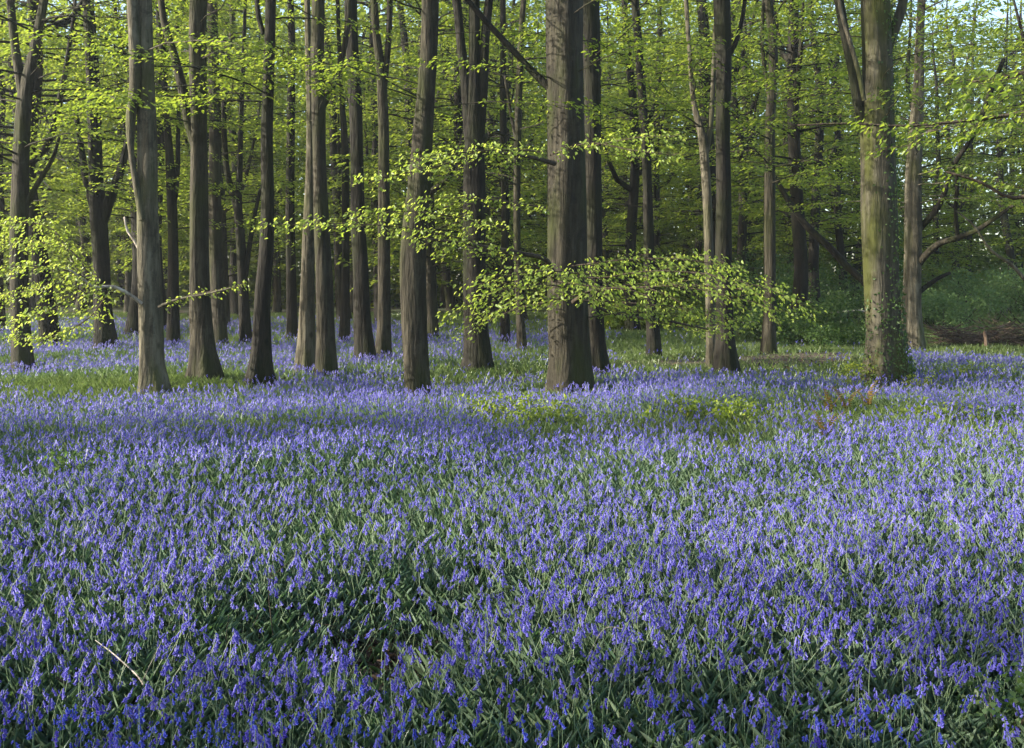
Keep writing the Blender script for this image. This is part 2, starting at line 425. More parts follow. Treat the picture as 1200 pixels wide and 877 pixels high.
def proto_plant(rng, lod):
    """stem part, bell part: an arching stem with bells nodding to one side; unit plant about 0.3 m tall, nodding along +X"""
    h = rng.uniform(.30, .47); arch = rng.uniform(.012, .045); lean = rng.normal(0, .03)
    t = np.linspace(0, 1, 9 if lod == 0 else (6 if lod == 1 else 4))
    path = np.stack([lean * t + arch * np.clip((t - .55) / .45, 0, 1) ** 2, rng.normal(0, .008) * t, h * (t - .06 * np.clip((t - .7) / .3, 0, 1) ** 2)], 1)
    stem, fl = MB(), MB()
    if lod < 2:
        v, q, tt = tube(path, np.linspace(.0030, .0019, len(path)) * (1.0 if lod == 0 else 1.15), 5 if lod == 0 else 3, rng=rng, cap=False); stem.add(v, q, r=rng.random())
    else:
        w = np.array([.0026, 0, 0]); v = np.concatenate([path - w, path + w]); n = len(path)
        i = np.arange(n - 1); stem.add(v, np.stack([i, i + 1, i + n + 1, i + n], 1), r=rng.random())
    nb = int(rng.integers(5, 11)) if lod < 2 else int(rng.integers(4, 7))
    for k in range(nb):
        f = k / nb; tt = 1 - .20 * f * rng.uniform(.9, 1.1)
        p = np.array([np.interp(tt, t, path[:, c]) for c in range(3)])
        az = rng.normal(0, 1.0); o = np.array([np.cos(az), np.sin(az), 0])
        q0 = p + o * (.006 + .010 * min(1, f + .25)) + [0, 0, .004]
        ax = o * rng.uniform(.25, .8) + np.array([0, 0, -1.0]) + rng.normal(0, .12, 3)
        sc = (0.75 + .35 * min(1, f * 2)) * rng.uniform(.85, 1.15)
        if lod == 0:
            v, q = bell(((0, .25), (.12, .75), (.45, .95), (.78, .9), (.93, 1.35), (.9, 1.9)), 6, .0195 * sc, .0050 * sc)
        elif lod == 1:
            v, q = bell(((0, .35), (.3, 1.0), (.8, .95), (1.0, 1.8)), 4, .0205 * sc, .0056 * sc)
        else:
            v, q = bell(((0, .5), (1.0, 1.7)), 3, .024 * sc, .0072 * sc)
        v = v @ rot_to(ax).T + q0
        fl.add(v, q, r=np.clip(rng.normal(.5, .25), 0, 1))
        if lod == 0:                                                   # the little stalk of the bell
            v, q, _ = tube(np.array([p, (p + q0) / 2 + [0, 0, .003], q0]), [.0009, .0008, .0008], 3, rng=rng, cap=False); fl.add(v, q, m=1, r=.6)
    return stem, fl


def strap(rng, L, w, n=6, bend=.6):
    """one strap-shaped bluebell leaf along +X rising from the ground"""
    t = np.linspace(0, 1, n); a = rng.uniform(.9, 1.35) - bend * rng.uniform(.6, 1.6) * t ** 1.5
    s = L / (n - 1); x = np.concatenate([[0], np.cumsum(np.cos(a[:-1]) * s)]); z = np.concatenate([[0], np.cumsum(np.sin(a[:-1]) * s)])
    ww = w * np.array([.5, .9, 1, .95, .7, .08])[:n] if n == 6 else w * np.interp(t, [0, .3, .7, 1], [.6, 1, .8, .08])
    v = np.concatenate([np.stack([x, ww / 2, z], 1), np.stack([x, 0 * x, z - ww * .18], 1), np.stack([x, -ww / 2, z], 1)])
    i = np.arange(n - 1); q = np.concatenate([np.stack([i, i + 1, i + n + 1, i + n], 1), np.stack([i + n, i + n + 1, i + 2 * n + 1, i + 2 * n], 1)])
    return v, q


def flat(mb):
    return np.concatenate(mb.v), np.concatenate(mb.q), np.concatenate(mb.r)


def build_bluebells():
    rng = np.random.default_rng(21)
    px_of = lambda x, y: pix(x, y, .2)
    # candidate positions near the camera
    x, y = scatter(rng, 2.1, 6.5, 460)
    k = rng.random(len(x)) < flower_density(x, y) * .95; x, y = x[k], y[k]
    px, py = px_of(x, y)
    inview = (px > 4) & (px < 1196) & (py < 872)
    order = np.argsort(np.where(inview, y, 1e9)); near = np.zeros(len(x), bool); near[order[:300]] = True
    near &= inview
    # --- the 300 nearest as plants of their own
    shapes = []
    prng = np.random.default_rng(77)
    for i in range(12):
        s, f = proto_plant(prng, 0)
        sm = s.mesh('stem', [M['stem']])
        fm = {c: f.mesh('flower_spike', [M[c], M['stem']]) for c in ('petal_deep', 'petal_blue', 'petal_pale')}
        lm = []
        for j in range(2):
            v, q = strap(prng, prng.uniform(.18, .30), prng.uniform(.005, .009)); b = MB(); b.add(v, q, r=prng.random(), tint=prng.uniform(0, .25)); lm.append(b.mesh('leaf', [M['grass']]))
        hgt = max(float(a[:, 2].max()) for a in f.v)
        shapes.append((sm, fm, lm, hgt, sum(len(a) for a in f.v)))
    names = {'petal_deep': 'deep violet', 'petal_blue': 'clear blue', 'petal_pale': 'pale lilac'}
    idx = np.where(near)[0]; idx = idx[np.argsort(y[idx])]
    colw = ['at the left edge', 'near the left edge', 'a fifth from the left', 'left of the bare hollow', 'below the bare hollow', 'just left of centre', 'just right of centre',
            'right of centre', 'a third from the right', 'a quarter from the right', 'near the right edge', 'at the right edge']
    roww = ['front row', 'second row', 'third row', 'back row']
    for n, i in enumerate(idx):
        si = int(rng.integers(12)); sm, fm, lm, hgt, nv = shapes[si]
        c = rng.choice(['petal_deep', 'petal_blue', 'petal_pale'], p=[.4, .42, .18])
        if x[i] < -.8 and rng.random() < .5: c = 'petal_blue'
        a = float(rng.normal(0, 1.3)); sc = float(rng.uniform(.82, 1.15))
        nod = 'right' if math.cos(a) > .35 else ('left' if math.cos(a) < -.35 else 'forward')
        stature = 'tall' if hgt * sc > .415 else ('short' if hgt * sc < .345 else 'middling')
        col = colw[int(np.clip(px[i] / 100, 0, 11))]; row = roww[int(np.clip(n / 75, 0, 3))]
        full = 'many bells' if nv > 340 else 'few bells'
        e = empty('bluebell', (x[i], y[i], float(gz(x[i], y[i])) - .004), f"{stature} {names[c]} bluebell, {full}, nodding {nod}, {row}, {col}", 'bluebell', 'bluebells nearest the viewer')
        e.rotation_euler = (0, 0, a); e.scale = (sc * PS, sc * PS, sc * PS)
        for nm, me in (('stem', sm), ('flower_spike', fm[c])):
            o = bpy.data.objects.new(nm, me); COL.objects.link(o); o.parent = e
        for me in lm:
            o = bpy.data.objects.new('leaf', me); COL.objects.link(o); o.parent = e; o.rotation_euler = (0, 0, float(rng.uniform(0, 6.28)))
    # --- every other bluebell: one mass
    mass = MB()

    def plant_out(x, y, lod, nvar, seed, up=1.0):
        pr = np.random.default_rng(seed)
        var = rng.integers(0, nvar, len(x))
        hue = vnoise(x, y, 31, 1.6)
        for k in range(nvar):
            s, f = proto_plant(pr, lod)
            sv, sq, sr = flat(s); fv, fq, fr = flat(f)
            v = np.concatenate([sv, fv]); q = np.concatenate([sq, fq + len(sv)]); mi = np.concatenate([np.zeros(len(sq), int), np.ones(len(fq), int)])
            j = np.where(var == k)[0]
            if not len(j): continue
            a = rng.normal(0, 1.4, len(j)); sc = rng.uniform(.72, 1.18, len(j)) * up * PS
            ca, sa = np.cos(a) * sc, np.sin(a) * sc
            tx, ty = rng.normal(0, .15, len(j)), rng.normal(0, .15, len(j))
            V = np.stack([v[None, :, 0] * ca[:, None] - v[None, :, 1] * sa[:, None] + v[None, :, 2] * tx[:, None] + x[j][:, None],
                          v[None, :, 0] * sa[:, None] + v[None, :, 1] * ca[:, None] + v[None, :, 2] * ty[:, None] + y[j][:, None],
                          v[None, :, 2] * sc[:, None] + (gz(x[j], y[j]) - .004)[:, None]], -1)
            Q = q[None] + (np.arange(len(j)) * len(v))[:, None, None]
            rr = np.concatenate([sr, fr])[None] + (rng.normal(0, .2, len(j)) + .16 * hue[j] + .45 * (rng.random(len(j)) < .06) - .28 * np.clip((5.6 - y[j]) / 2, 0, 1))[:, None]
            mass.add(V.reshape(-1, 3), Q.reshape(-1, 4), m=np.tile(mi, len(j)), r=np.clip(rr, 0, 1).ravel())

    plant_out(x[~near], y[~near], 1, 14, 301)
    for (a, b, dens, lod, nvar) in ((6.5, 7.5, 420, 1, 14), (7.5, 15, 360, 2, 20), (15, 24, 200, 2, 14), (24, 40, 80, 2, 12)):
        x, y = scatter(rng, a, b, dens)
        k = rng.random(len(x)) < flower_density(x, y) * (.8 if a < 9 else .9); x, y = x[k], y[k]
        for (tx, ty, tr) in TRUNKS:
            k = (x - tx) ** 2 + (y - ty) ** 2 > (tr * 1.15) ** 2; x, y = x[k], y[k]
        plant_out(x, y, lod, nvar, 400 + int(a), 1.0 if a < 14 else (1.15 if a < 20 else 1.5))
    tag(mass.build('bluebell_carpet', [M['stem'], M['petal']]), 'dense carpet of violet bluebells spreading from the foreground back under the trees', 'bluebells', kind='stuff')


def build_grass():
    rng = np.random.default_rng(5)
    mb = MB()

    def blades(x, y, L, w, n, tint, rr):
        if not len(x): return
        nvar = 10; var = rng.integers(0, nvar, len(x))
        for k in range(nvar):
            v, q = strap(rng, 1.0, 1.0, n, .62)
            j = np.where(var == k)[0]
            if not len(j): continue
            a = rng.uniform(0, 6.28, len(j)); ca, sa = np.cos(a), np.sin(a)
            lx = v[None, :, 0] * L[j][:, None]; ly = v[None, :, 1] * w[j][:, None]
            lz = (v[None, :, 2]) * L[j][:, None]
            V = np.stack([lx * ca[:, None] - ly * sa[:, None] + x[j][:, None], lx * sa[:, None] + ly * ca[:, None] + y[j][:, None], lz + (gz(x[j], y[j]) - .004)[:, None]], -1)
            Q = q[None] + (np.arange(len(j)) * len(v))[:, None, None]
            mb.add(V.reshape(-1, 3), Q.reshape(-1, 4), r=np.repeat(rr[j], len(v)), tint=np.repeat(tint[j], len(v)))

    for (a, b, dens, n, wk, lk) in ((2.1, 5, 4200, 6, .14, .62), (5, 9, 2400, 4, .20, .68), (9, 16, 800, 3, .7, .6), (16, 27, 320, 3, 1.4, .75), (27, 48, 90, 3, 3.2, 1.2)):
        x, y = scatter(rng, a, b, dens)
        px, py = pix(x, y)
        fd = flower_density(x, y)
        hollow = ell(px, py, 445, 728, 95, 52)
        path = np.clip((px - 760) / 30, 0, 1) * np.clip((1010 - px) / 20, 0, 1) * np.exp(-((y - 20.2) / 1.5) ** 4)
        k = rng.random(len(x)) < (1 - .96 * hollow) * (1 - .8 * path) * np.clip(1.05 - .25 * fd, .3, 1)
        x, y, px, py, fd = x[k], y[k], px[k], py[k], fd[k]
        open_ = np.clip(1 - fd, 0, 1)
        tint = np.clip(.12 + .75 * open_ * (py < 520) + .35 * open_ * (py > 520) * (vnoise(x, y, 12, 1.5) * .5 + .5) + rng.normal(0, .12, len(x)), 0, 1)
        L = rng.uniform(.13, .30, len(x)) * lk * (1 - .15 * open_); w = rng.uniform(.0045, .011, len(x)) * wk
        blades(x, y, L, w, n, tint, np.clip(rng.normal(.5, .28, len(x)), 0, 1))
    tag(mb.build('grass', M['grass']), 'green strap leaves and grass growing all through the bluebells', 'grass', kind='stuff')


# ------------------------------------------------------------------ trees
def pl(pts, d, dd=0.0):
    """trace rows (px, py, width in px) at distance d -> path, radii"""
    pts = np.asarray(pts, float)
    k = np.linspace(0, 1, len(pts))
    D = d + dd * k
    path = np.array([P(a, b, q) for (a, b), q in zip(pts[:, :2], D)])
    return path, pts[:, 2] / 2 * D / F


def trunk_mesh(mb, pts, d, rng, sides=18, top=15.0, relief=.065, flare=(.38, .22, 5), ground=True, dd=0.0, step=.18):
    path, rad = pl(pts, d, dd)
    if ground:
        b = path[0].copy(); b[2] = float(gz(b[0], b[1])) - .12
        path = np.vstack([b, path]) if path[0][2] > b[2] + .05 else path
        rad = np.concatenate([[rad[0]], rad]) if len(rad) < len(path) else rad
    if top and path[-1][2] < top:
        dv = path[-1] - path[-2]; dv = dv / max(dv[2], .3); hh = top - path[-1][2]
        e1 = path[-1] + dv * hh * .5 * .6 + np.array([0, 0, hh * .5 * .4]); e1[2] = path[-1][2] + hh * .5
        e2 = e1 + np.array([rng.normal(0, .6), rng.normal(0, .6), hh * .5])
        path = np.vstack([path, e1, e2]); rad = np.concatenate([rad, [rad[-1] * .7, .02]])
    L = np.linalg.norm(np.diff(path, axis=0), axis=1).sum()
    n = max(6, int(L / step))
    pr = catmull(np.hstack([path, rad[:, None]]), n)
    v, q, t = tube(pr[:, :3], np.maximum(pr[:, 3], .004), sides, relief, flare, rng)
    mb.add(v, q, t)
    return pr


def crown_on(mb_leaf, mb_wood, axis, rng, nb, z0, z1, length, leaf, simple, step, lstep, width=.8, wood_r=.02, dens_az=None):
    """horizontal leafy boughs round an axis path (n,4)"""
    zs = rng.uniform(z0, z1, nb)
    for z in zs:
        c = np.array([np.interp(z, axis[:, 2], axis[:, i]) for i in range(2)])
        az = rng.uniform(0, 6.283) if dens_az is None else dens_az(rng)
        L = rng.uniform(*length) * (1 - .35 * abs((z - z0) / (z1 - z0) - .35))
        bp = bough_path(np.array([c[0], c[1], z]), az, L, rng.uniform(.02, .32), rng.uniform(.05, .25), rng)
        spray(mb_leaf, bp, rng, leaf=leaf, width=width * rng.uniform(.7, 1.2), step=step, lstep=lstep, simple=simple, start=.3, vert=.06)
        if mb_wood is not None:
            v, q, t = tube(bp, np.linspace(wood_r * rng.uniform(.6, 1.2), .004, len(bp)), 5, .03, rng=rng); mb_wood.add(v, q, t)


NICK = []


def traced_tree(label, nick, base_y, trunk, forks=(), bark='bark', crown=None, d=None, flare=(.42, .2, 5), sides=24, seed=0, ivy=False, group='beech trees of the wood'):
    """a tree traced from the photograph. trunk/forks: rows of (px, py, width px)"""
    rng = np.random.default_rng(1000 + seed)
    d = d or depth_of(base_y)
    b = P(trunk[0][0], base_y, d)
    root = empty('beech_tree', (b[0], d, float(gz(b[0], d))), label, 'tree', group)
    off = np.array([b[0], d, float(gz(b[0], d))])
    TRUNKS.append((b[0], d, trunk[0][2] / 2 * d / F))
    NICK.append((trunk[0][0], nick))

    def put(mb, name, m, parent=root, rel=off):
        mb.v = [a - rel.astype(np.float32) for a in mb.v]
        return mb.build(name, m, parent)
    mb = MB(); ax = trunk_mesh(mb, trunk, d, rng, sides=sides, flare=flare)
    cr = MB()
    if crown:
        nb, z0, z1, L = crown
        crown_on(cr, mb, ax, rng, nb, z0, z1, L, .082, False, .17, .08)
        if d < 17.5: crown_on(cr, mb, ax, rng, 7, 4.0, 6.2, (1.6, 3.2), .07, False, .14, .06, .7, .012)
    put(mb, 'trunk', M[bark])
    for fk in forks:
        fb = MB(); bark2 = fk.get('bark', bark)
        fx = trunk_mesh(fb, fk['pts'], d + fk.get('z', 0), rng, sides=fk.get('sides', 10), top=fk.get('top', 0), relief=.05, flare=None, ground=False, dd=fk.get('dd', 0), step=.12)
        o = put(fb, 'branch', M[bark2])
        if fk.get('label'): o['label'] = fk['label']
        if fk.get('leaves'):
            lf = MB(); tw = MB(); kw = fk['leaves']
            for (pts, dz, ddz, wd) in kw:
                path, _ = pl([(a, c, 1) for a, c in pts], d + dz, ddz)
                path = catmull(path, max(8, int(len(path) * 6)))
                spray(lf, path, rng, leaf=.054, width=wd * .66, step=.078, lstep=.04, droop=.6, start=.02, wood=tw, wood_r=.003, vert=.08, tilt=.75, tint=None)
                v, q, t = tube(path, np.linspace(.011, .003, len(path)), 5, .03, rng=rng); tw.add(v, q, t)
            put(lf, 'foliage', M['leaf_sunlit'], o); put(tw, 'twig', M['twig'], o)
    if ivy:
        n = 2600; k = (rng.random(n) ** 1.6 * .42 * len(ax)).astype(int); th = rng.normal(-.15, .75, n); foot = rng.random(n) < .3
        th = np.where(foot, rng.uniform(-3.1, .6, n), th); k = np.where(foot, (rng.random(n) ** 2 * 9).astype(int), k)
        o = np.stack([np.cos(th), np.sin(th), 0 * th], 1); fl = 1 + .45 * np.exp(-np.maximum(ax[k, 2] - ax[0, 2], 0) / .3)
        c = ax[k, :3] + o * (ax[k, 3] * fl * 1.06 + rng.random(n) * .035)[:, None]; c[:, 2] += rng.normal(0, .08, n); c[:, 2] = np.maximum(c[:, 2], off[2] + .05)
        dd = rng.normal(0, .6, (n, 3)); dd[:, 2] -= .6
        iv = MB(); leaves_mesh(iv, c, dd, o + rng.normal(0, .35, (n, 3)), rng.uniform(.03, .065, n), rng); put(iv, 'ivy', M['leaf_dark'])
    if crown: put(cr, 'crown', M['leaf'])
    return root


def build_traced():
    T = traced_tree
    T('slim beech near the left edge, dividing into two stems high up', 'slim left edge beech', 427,
      [(26, 427, 23), (24, 380, 20), (22, 300, 19), (24, 220, 19), (26, 160, 18), (30, 110, 17), (40, 60, 11), (52, 0, 9)],
      forks=[dict(pts=[(29, 118, 13), (20, 70, 10), (15, 30, 9), (10, -30, 8)]), dict(pts=[(30, 240, 8), (46, 212, 6), (62, 185, 5), (70, 160, 3)], sides=7)],
      crown=(41, 3.2, 11, (2, 3.6)), seed=1)
    T('dark beech behind the left clearing with two leaning limbs low on the trunk', 'dark two limbed beech', 408,
      [(124, 408, 27), (121, 370, 22), (118, 300, 20), (115, 257, 20), (112, 200, 16), (110, 134, 15), (107, 60, 14), (103, 0, 12)],
      forks=[dict(pts=[(119, 262, 13), (130, 230, 12), (141, 200, 10), (149, 168, 8), (156, 110, 6)]), dict(pts=[(110, 248, 9), (100, 205, 8), (95, 172, 7), (88, 130, 5)])],
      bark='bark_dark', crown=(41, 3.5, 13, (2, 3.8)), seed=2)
    T('tall pale sunlit beech at left with a whitish second stem climbing its left side', 'pale sunlit beech', 453,
      [(180, 453, 33), (178, 430, 29), (177, 390, 28), (174, 300, 26), (173, 236, 24), (173, 170, 23), (171, 107, 21), (169, 50, 20), (168, -10, 19)],
      forks=[dict(pts=[(167, 258, 9), (161, 225, 8), (154, 180, 7), (153, 145, 11), (158, 100, 13), (157, 40, 13), (154, -20, 12)], bark='bark_pale', label='whitish second stem', top=10, z=-.12),
             dict(pts=[(164, 293, 5), (157, 281, 4), (150, 272, 3.2), (146, 255, 2.4)], bark='dead', sides=6, label='short dead twig'),
             dict(pts=[(166, 356, 5), (150, 344, 4.5), (128, 335, 4), (112, 338, 3.2), (96, 326, 2.6), (78, 314, 2)], bark='dead', sides=7, dd=-.6, z=-.2, label='white dead branch with leafy ends',
                  leaves=[([(150, 346), (110, 342), (70, 360), (20, 376)], -.3, -.8, 1.1), ([(120, 336), (80, 318), (40, 312), (-20, 316)], -.5, -.6, 1.2), ([(112, 334), (80, 292), (40, 284), (-25, 284)], -.3, .6, 1.1), ([(96, 326), (60, 268), (20, 260), (-30, 262)], .1, .8, 1.1),
                          ([(130, 340), (105, 372), (70, 392), (20, 398)], -.2, .9, .9), ([(90, 320), (50, 338), (10, 344), (-30, 346)], .3, .8, 1.2)]),
             dict(pts=[(186, 360, 4), (205, 352, 3.4), (240, 345, 2.6), (270, 338, 2)], sides=6, z=-.15, dd=-.5, leaves=[([(190, 358), (225, 346), (268, 338), (285, 334)], -.2, -.4, .45)])],
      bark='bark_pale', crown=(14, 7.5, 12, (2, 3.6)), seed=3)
    T('straight dark beech with one long limb rising steeply to its left', 'straight forked beech', 440,
      [(241, 440, 31), (238, 410, 27), (235, 370, 25), (233, 300, 21), (233, 240, 20), (233, 160, 18), (232, 80, 19), (233, 0, 19), (235, -20, 19)],
      forks=[dict(pts=[(230, 172, 12), (222, 145, 12), (213, 100, 11), (203, 60, 9), (192, 25, 8), (188, -10, 8)], top=9)],
      crown=(13, 7.7, 12, (2, 3.6)), seed=4, flare=(.55, .3, 5))
    T('slender beech with a wide spread root flare, right of the forked beech', 'wide rooted beech', 443,
      [(305, 443, 24), (306, 410, 21), (308, 343, 17), (312, 300, 16), (314, 250, 15), (313, 160, 14), (315, 80, 13), (317, 0, 12)],
      forks=[dict(pts=[(309, 40, 6), (303, 20, 6), (301, -10, 5)], sides=8)], bark='bark_dark', crown=(12, 7.5, 12, (2, 3.4)), seed=5, flare=(.95, .28, 5))
    T('pale footed narrow beech leaning close against its darker neighbour', 'pale footed narrow beech', 434,
      [(358, 434, 23), (359, 390, 19), (360, 330, 15), (362, 268, 14), (364, 200, 11), (364, 150, 9), (362, 80, 8), (360, 0, 7)],
      bark='bark_pale', crown=None, seed=6, d=17.1, flare=(.3, .3, 4))
    T('smooth beech with a limb curving up to the right at mid height', 'curved limb beech', 434,
      [(383, 434, 25), (382, 400, 22), (380, 330, 20), (377, 268, 19), (374, 180, 16), (373, 107, 17), (372, 60, 16), (373, 0, 15)],
      forks=[dict(pts=[(378, 125, 9), (386, 108, 9), (396, 84, 8), (403, 58, 7), (408, 20, 7), (410, -10, 6)], top=9)], crown=(13, 7.5, 12, (2, 3.4)), seed=7)
    T('dark upright beech with mossy foot standing right of the curved limb', 'mossy footed dark beech', 418,
      [(428, 418, 23), (425, 380, 20), (422, 300, 17), (420, 268, 17), (418, 180, 15), (416, 107, 15), (412, 40, 14), (411, 0, 14)], bark='bark_dark', crown=(14, 7, 13, (2, 3.4)), seed=8)
    T('thin pale grey beech that forks into two near the top of the view', 'thin pale grey beech', 415,
      [(449, 415, 18), (450, 370, 15), (450, 300, 14), (450, 215, 13), (449, 130, 12), (447, 90, 11), (440, 30, 9), (438, -10, 8)],
      forks=[dict(pts=[(450, 100, 8), (455, 50, 7), (457, -10, 7)], top=10)], crown=(13, 7, 13, (2, 3.2)), seed=9)
    T('swaying beech whose trunk bends right, bare in the middle', 'swaying beech', 453,
      [(489, 453, 31), (487, 420, 29), (485, 370, 29), (484, 300, 29), (487, 260, 28), (492, 214, 26), (496, 150, 24), (500, 100, 21), (503, 50, 20), (504, 0, 20)],
      crown=(12, 7.5, 12, (2, 3.4)), seed=10, flare=(.12, .3, 4))
    T('dark beech splitting into three upright stems, behind and left of the big trunk', 'three stemmed dark beech', 425,
      [(561, 425, 32), (558, 390, 28), (556, 330, 26), (556, 268, 26), (556, 210, 25), (556, 150, 20), (556, 60, 13), (556, 0, 12)],
      forks=[dict(pts=[(550, 165, 13), (546, 100, 13), (540, 50, 11), (535, 0, 11), (533, -15, 11)], top=10), dict(pts=[(561, 165, 13), (566, 100, 12), (568, 50, 11), (573, 0, 10), (574, -15, 10)], top=11)],
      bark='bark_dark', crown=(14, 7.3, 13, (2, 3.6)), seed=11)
    lv = [([(646, 322), (600, 298), (540, 290), (490, 284)], -1.3, -1.3, .7), ([(600, 270), (540, 256), (480, 248), (420, 252)], -1.5, -1.2, .75), ([(560, 284), (480, 268), (390, 262), (312, 264)], -1.7, -1.3, .75),
          ([(640, 244), (590, 236), (540, 232), (480, 234)], -1.3, -1.0, .5)]
    la = [([(640, 178), (590, 176), (530, 180), (480, 190)], -1.30, -1.30, .75), ([(560, 178), (510, 196), (460, 206), (425, 212)], -1.70, -1.00, .6), ([(690, 172), (720, 166), (760, 160), (790, 160)], -1.40, -1.10, .6),
          ([(645, 182), (690, 168), (740, 176), (790, 182)], -1.30, -1.30, .7)]
    lc = [([(640, 322), (700, 326), (760, 318), (830, 322), (890, 336), (935, 354)], -2.0, -.9, 1.16), ([(690, 344), (640, 334), (590, 340), (555, 354), (535, 366)], -1.9, -.7, 1.04),
          ([(650, 330), (720, 338), (790, 336), (860, 348), (910, 364)], -2.5, -.6, 1.10), ([(670, 312), (740, 304), (800, 304), (860, 314)], -1.5, -.6, 0.92), ([(700, 340), (660, 350), (610, 352), (565, 372)], -2.3, -.4, 0.85),
          ([(690, 322), (640, 318), (600, 322), (560, 334)], -2.2, -.4, 0.92), ([(680, 352), (750, 356), (820, 364), (870, 378)], -1.2, -.2, 0.98)]
    ld = [([(690, 372), (740, 366), (800, 372), (850, 380)], -.2, .9, .7), ([(650, 352), (600, 364), (560, 384), (540, 398)], -.5, .7, .55), ([(690, 350), (750, 372), (800, 384), (850, 392)], .4, 1.4, .7)]
    T('largest trunk, broad sunlit beech in the middle carrying low layered leafy boughs', 'big central beech', 452,
      [(667, 452, 51), (667, 425, 47), (665, 380, 46), (664, 320, 45), (663, 214, 43), (662, 107, 43), (661, 40, 42), (661, 0, 42)],
      forks=[dict(pts=[(648, 106, 11), (630, 90, 9), (600, 58, 8), (572, 28, 7), (546, -2, 6), (530, -20, 5)], bark='bark_dark', label='long bare limb slanting up to the left'),
             dict(pts=[(650, 328, 8), (640, 305, 6), (610, 297, 5), (560, 288, 4), (500, 280, 3)], z=-.35, dd=-1.9, sides=8, bark='twig', label='lower bough carrying layered leaves to the left', leaves=lv),
             dict(pts=[(650, 192, 6), (620, 184, 4), (560, 178, 3), (500, 186, 2.4)], z=-.4, dd=-1.6, sides=7, bark='twig', label='upper bough with small leaf layers', leaves=la),
             dict(pts=[(672, 354, 6), (690, 342, 4.5), (740, 338, 3.4), (800, 334, 2.6), (880, 340, 1.8)], z=-.5, dd=-1.7, sides=8, bark='twig', label='brightest low bough, sunlit lime leaves reaching right', leaves=lc),
             dict(pts=[(680, 350, 5), (720, 368, 4), (780, 376, 3), (830, 386, 2)], z=.3, dd=1, sides=7, bark='twig', label='lowest drooping leafy bough', leaves=ld)],
      bark='bark', crown=(16, 7.5, 12, (2, 4)), seed=12, sides=28, flare=(.22, .24, 6))
    T('dark trunk standing half hidden right behind the big central trunk', 'half hidden dark beech', 441,
      [(701, 441, 26), (699, 400, 21), (697, 330, 19), (696, 268, 19), (694, 180, 20), (694, 107, 20), (692, 40, 22), (691, 0, 22)], bark='bark_dark', crown=(12, 8, 13, (2, 3.4)), seed=13, d=16.4)
    T('thin straight beech between the big trunk and the twin trunks', 'thin straight beech', 410,
      [(766, 410, 17), (762, 350, 13), (760, 268, 12), (757, 180, 11), (752, 107, 10), (747, 40, 9), (744, 0, 9)], bark='bark_dark', crown=(36, 3.2, 13, (2, 3.4)), seed=14)
    T('pale slim stem standing against a darker trunk, forking into two', 'pale slim twin stem', 424,
      [(834, 424, 12), (833, 380, 11.5), (831, 300, 11), (829, 240, 11), (826, 190, 11), (823, 160, 10), (815, 130, 7), (808, 60, 5), (804, 0, 5)],
      forks=[dict(pts=[(827, 180, 8), (832, 150, 7), (836, 90, 6), (838, 30, 5)], sides=8)], bark='bark_pale', crown=(18, 3.5, 11, (1.5, 2.6)), seed=15, d=18.4)
    T('dark straight trunk close beside the pale slim stem', 'dark twin trunk', 430,
      [(851, 430, 27), (850, 400, 22), (848, 300, 19), (848, 220, 18), (847, 160, 17), (848, 80, 18), (846, 0, 19)],
      forks=[dict(pts=[(851, 70, 7), (862, 50, 6), (870, 20, 5), (874, -10, 5)], sides=8)], bark='bark_dark', crown=(13, 7.1, 12, (2, 3.6)), seed=16)
    T('plain upright beech on the grassy track between the twin and mossy trunks', 'upright track beech', 411,
      [(901, 411, 17), (902, 360, 14), (902, 268, 13), (902, 200, 13), (902, 150, 12), (906, 80, 11), (905, 40, 11), (900, 0, 10)],
      forks=[dict(pts=[(901, 110, 6), (896, 80, 5), (893, 40, 5), (895, 0, 4)], sides=8)], crown=(39, 3.4, 13, (2, 3.6)), seed=17)
    T('broad mossy tree on the right with ivy at its foot, lit yellow green', 'broad mossy tree', 438,
      [(1037, 438, 52), (1036, 405, 44), (1033, 340, 41), (1031, 268, 41), (1030, 200, 39), (1029, 150, 39), (1029, 75, 35), (1026, 0, 34)],
      forks=[dict(pts=[(1016, 160, 12), (1006, 120, 13), (999, 80, 12), (990, 40, 11), (983, 0, 11), (980, -15, 10)], bark='bark_dark', top=9, label='dark limb rising to the left'),
             dict(pts=[(1013, 118, 5), (1006, 84, 5), (995, 45, 5), (985, 10, 4.5), (982, -15, 4)], bark='bark_pale', sides=8, z=-.35, label='thin pale limb'),
             dict(pts=[(1038, 60, 13), (1048, 35, 12), (1057, 8, 11), (1062, -20, 10)], top=9)],
      bark='bark_mossy', crown=(14, 7.1, 12, (2, 4)), seed=18, sides=28, ivy=True, flare=(.3, .3, 6))
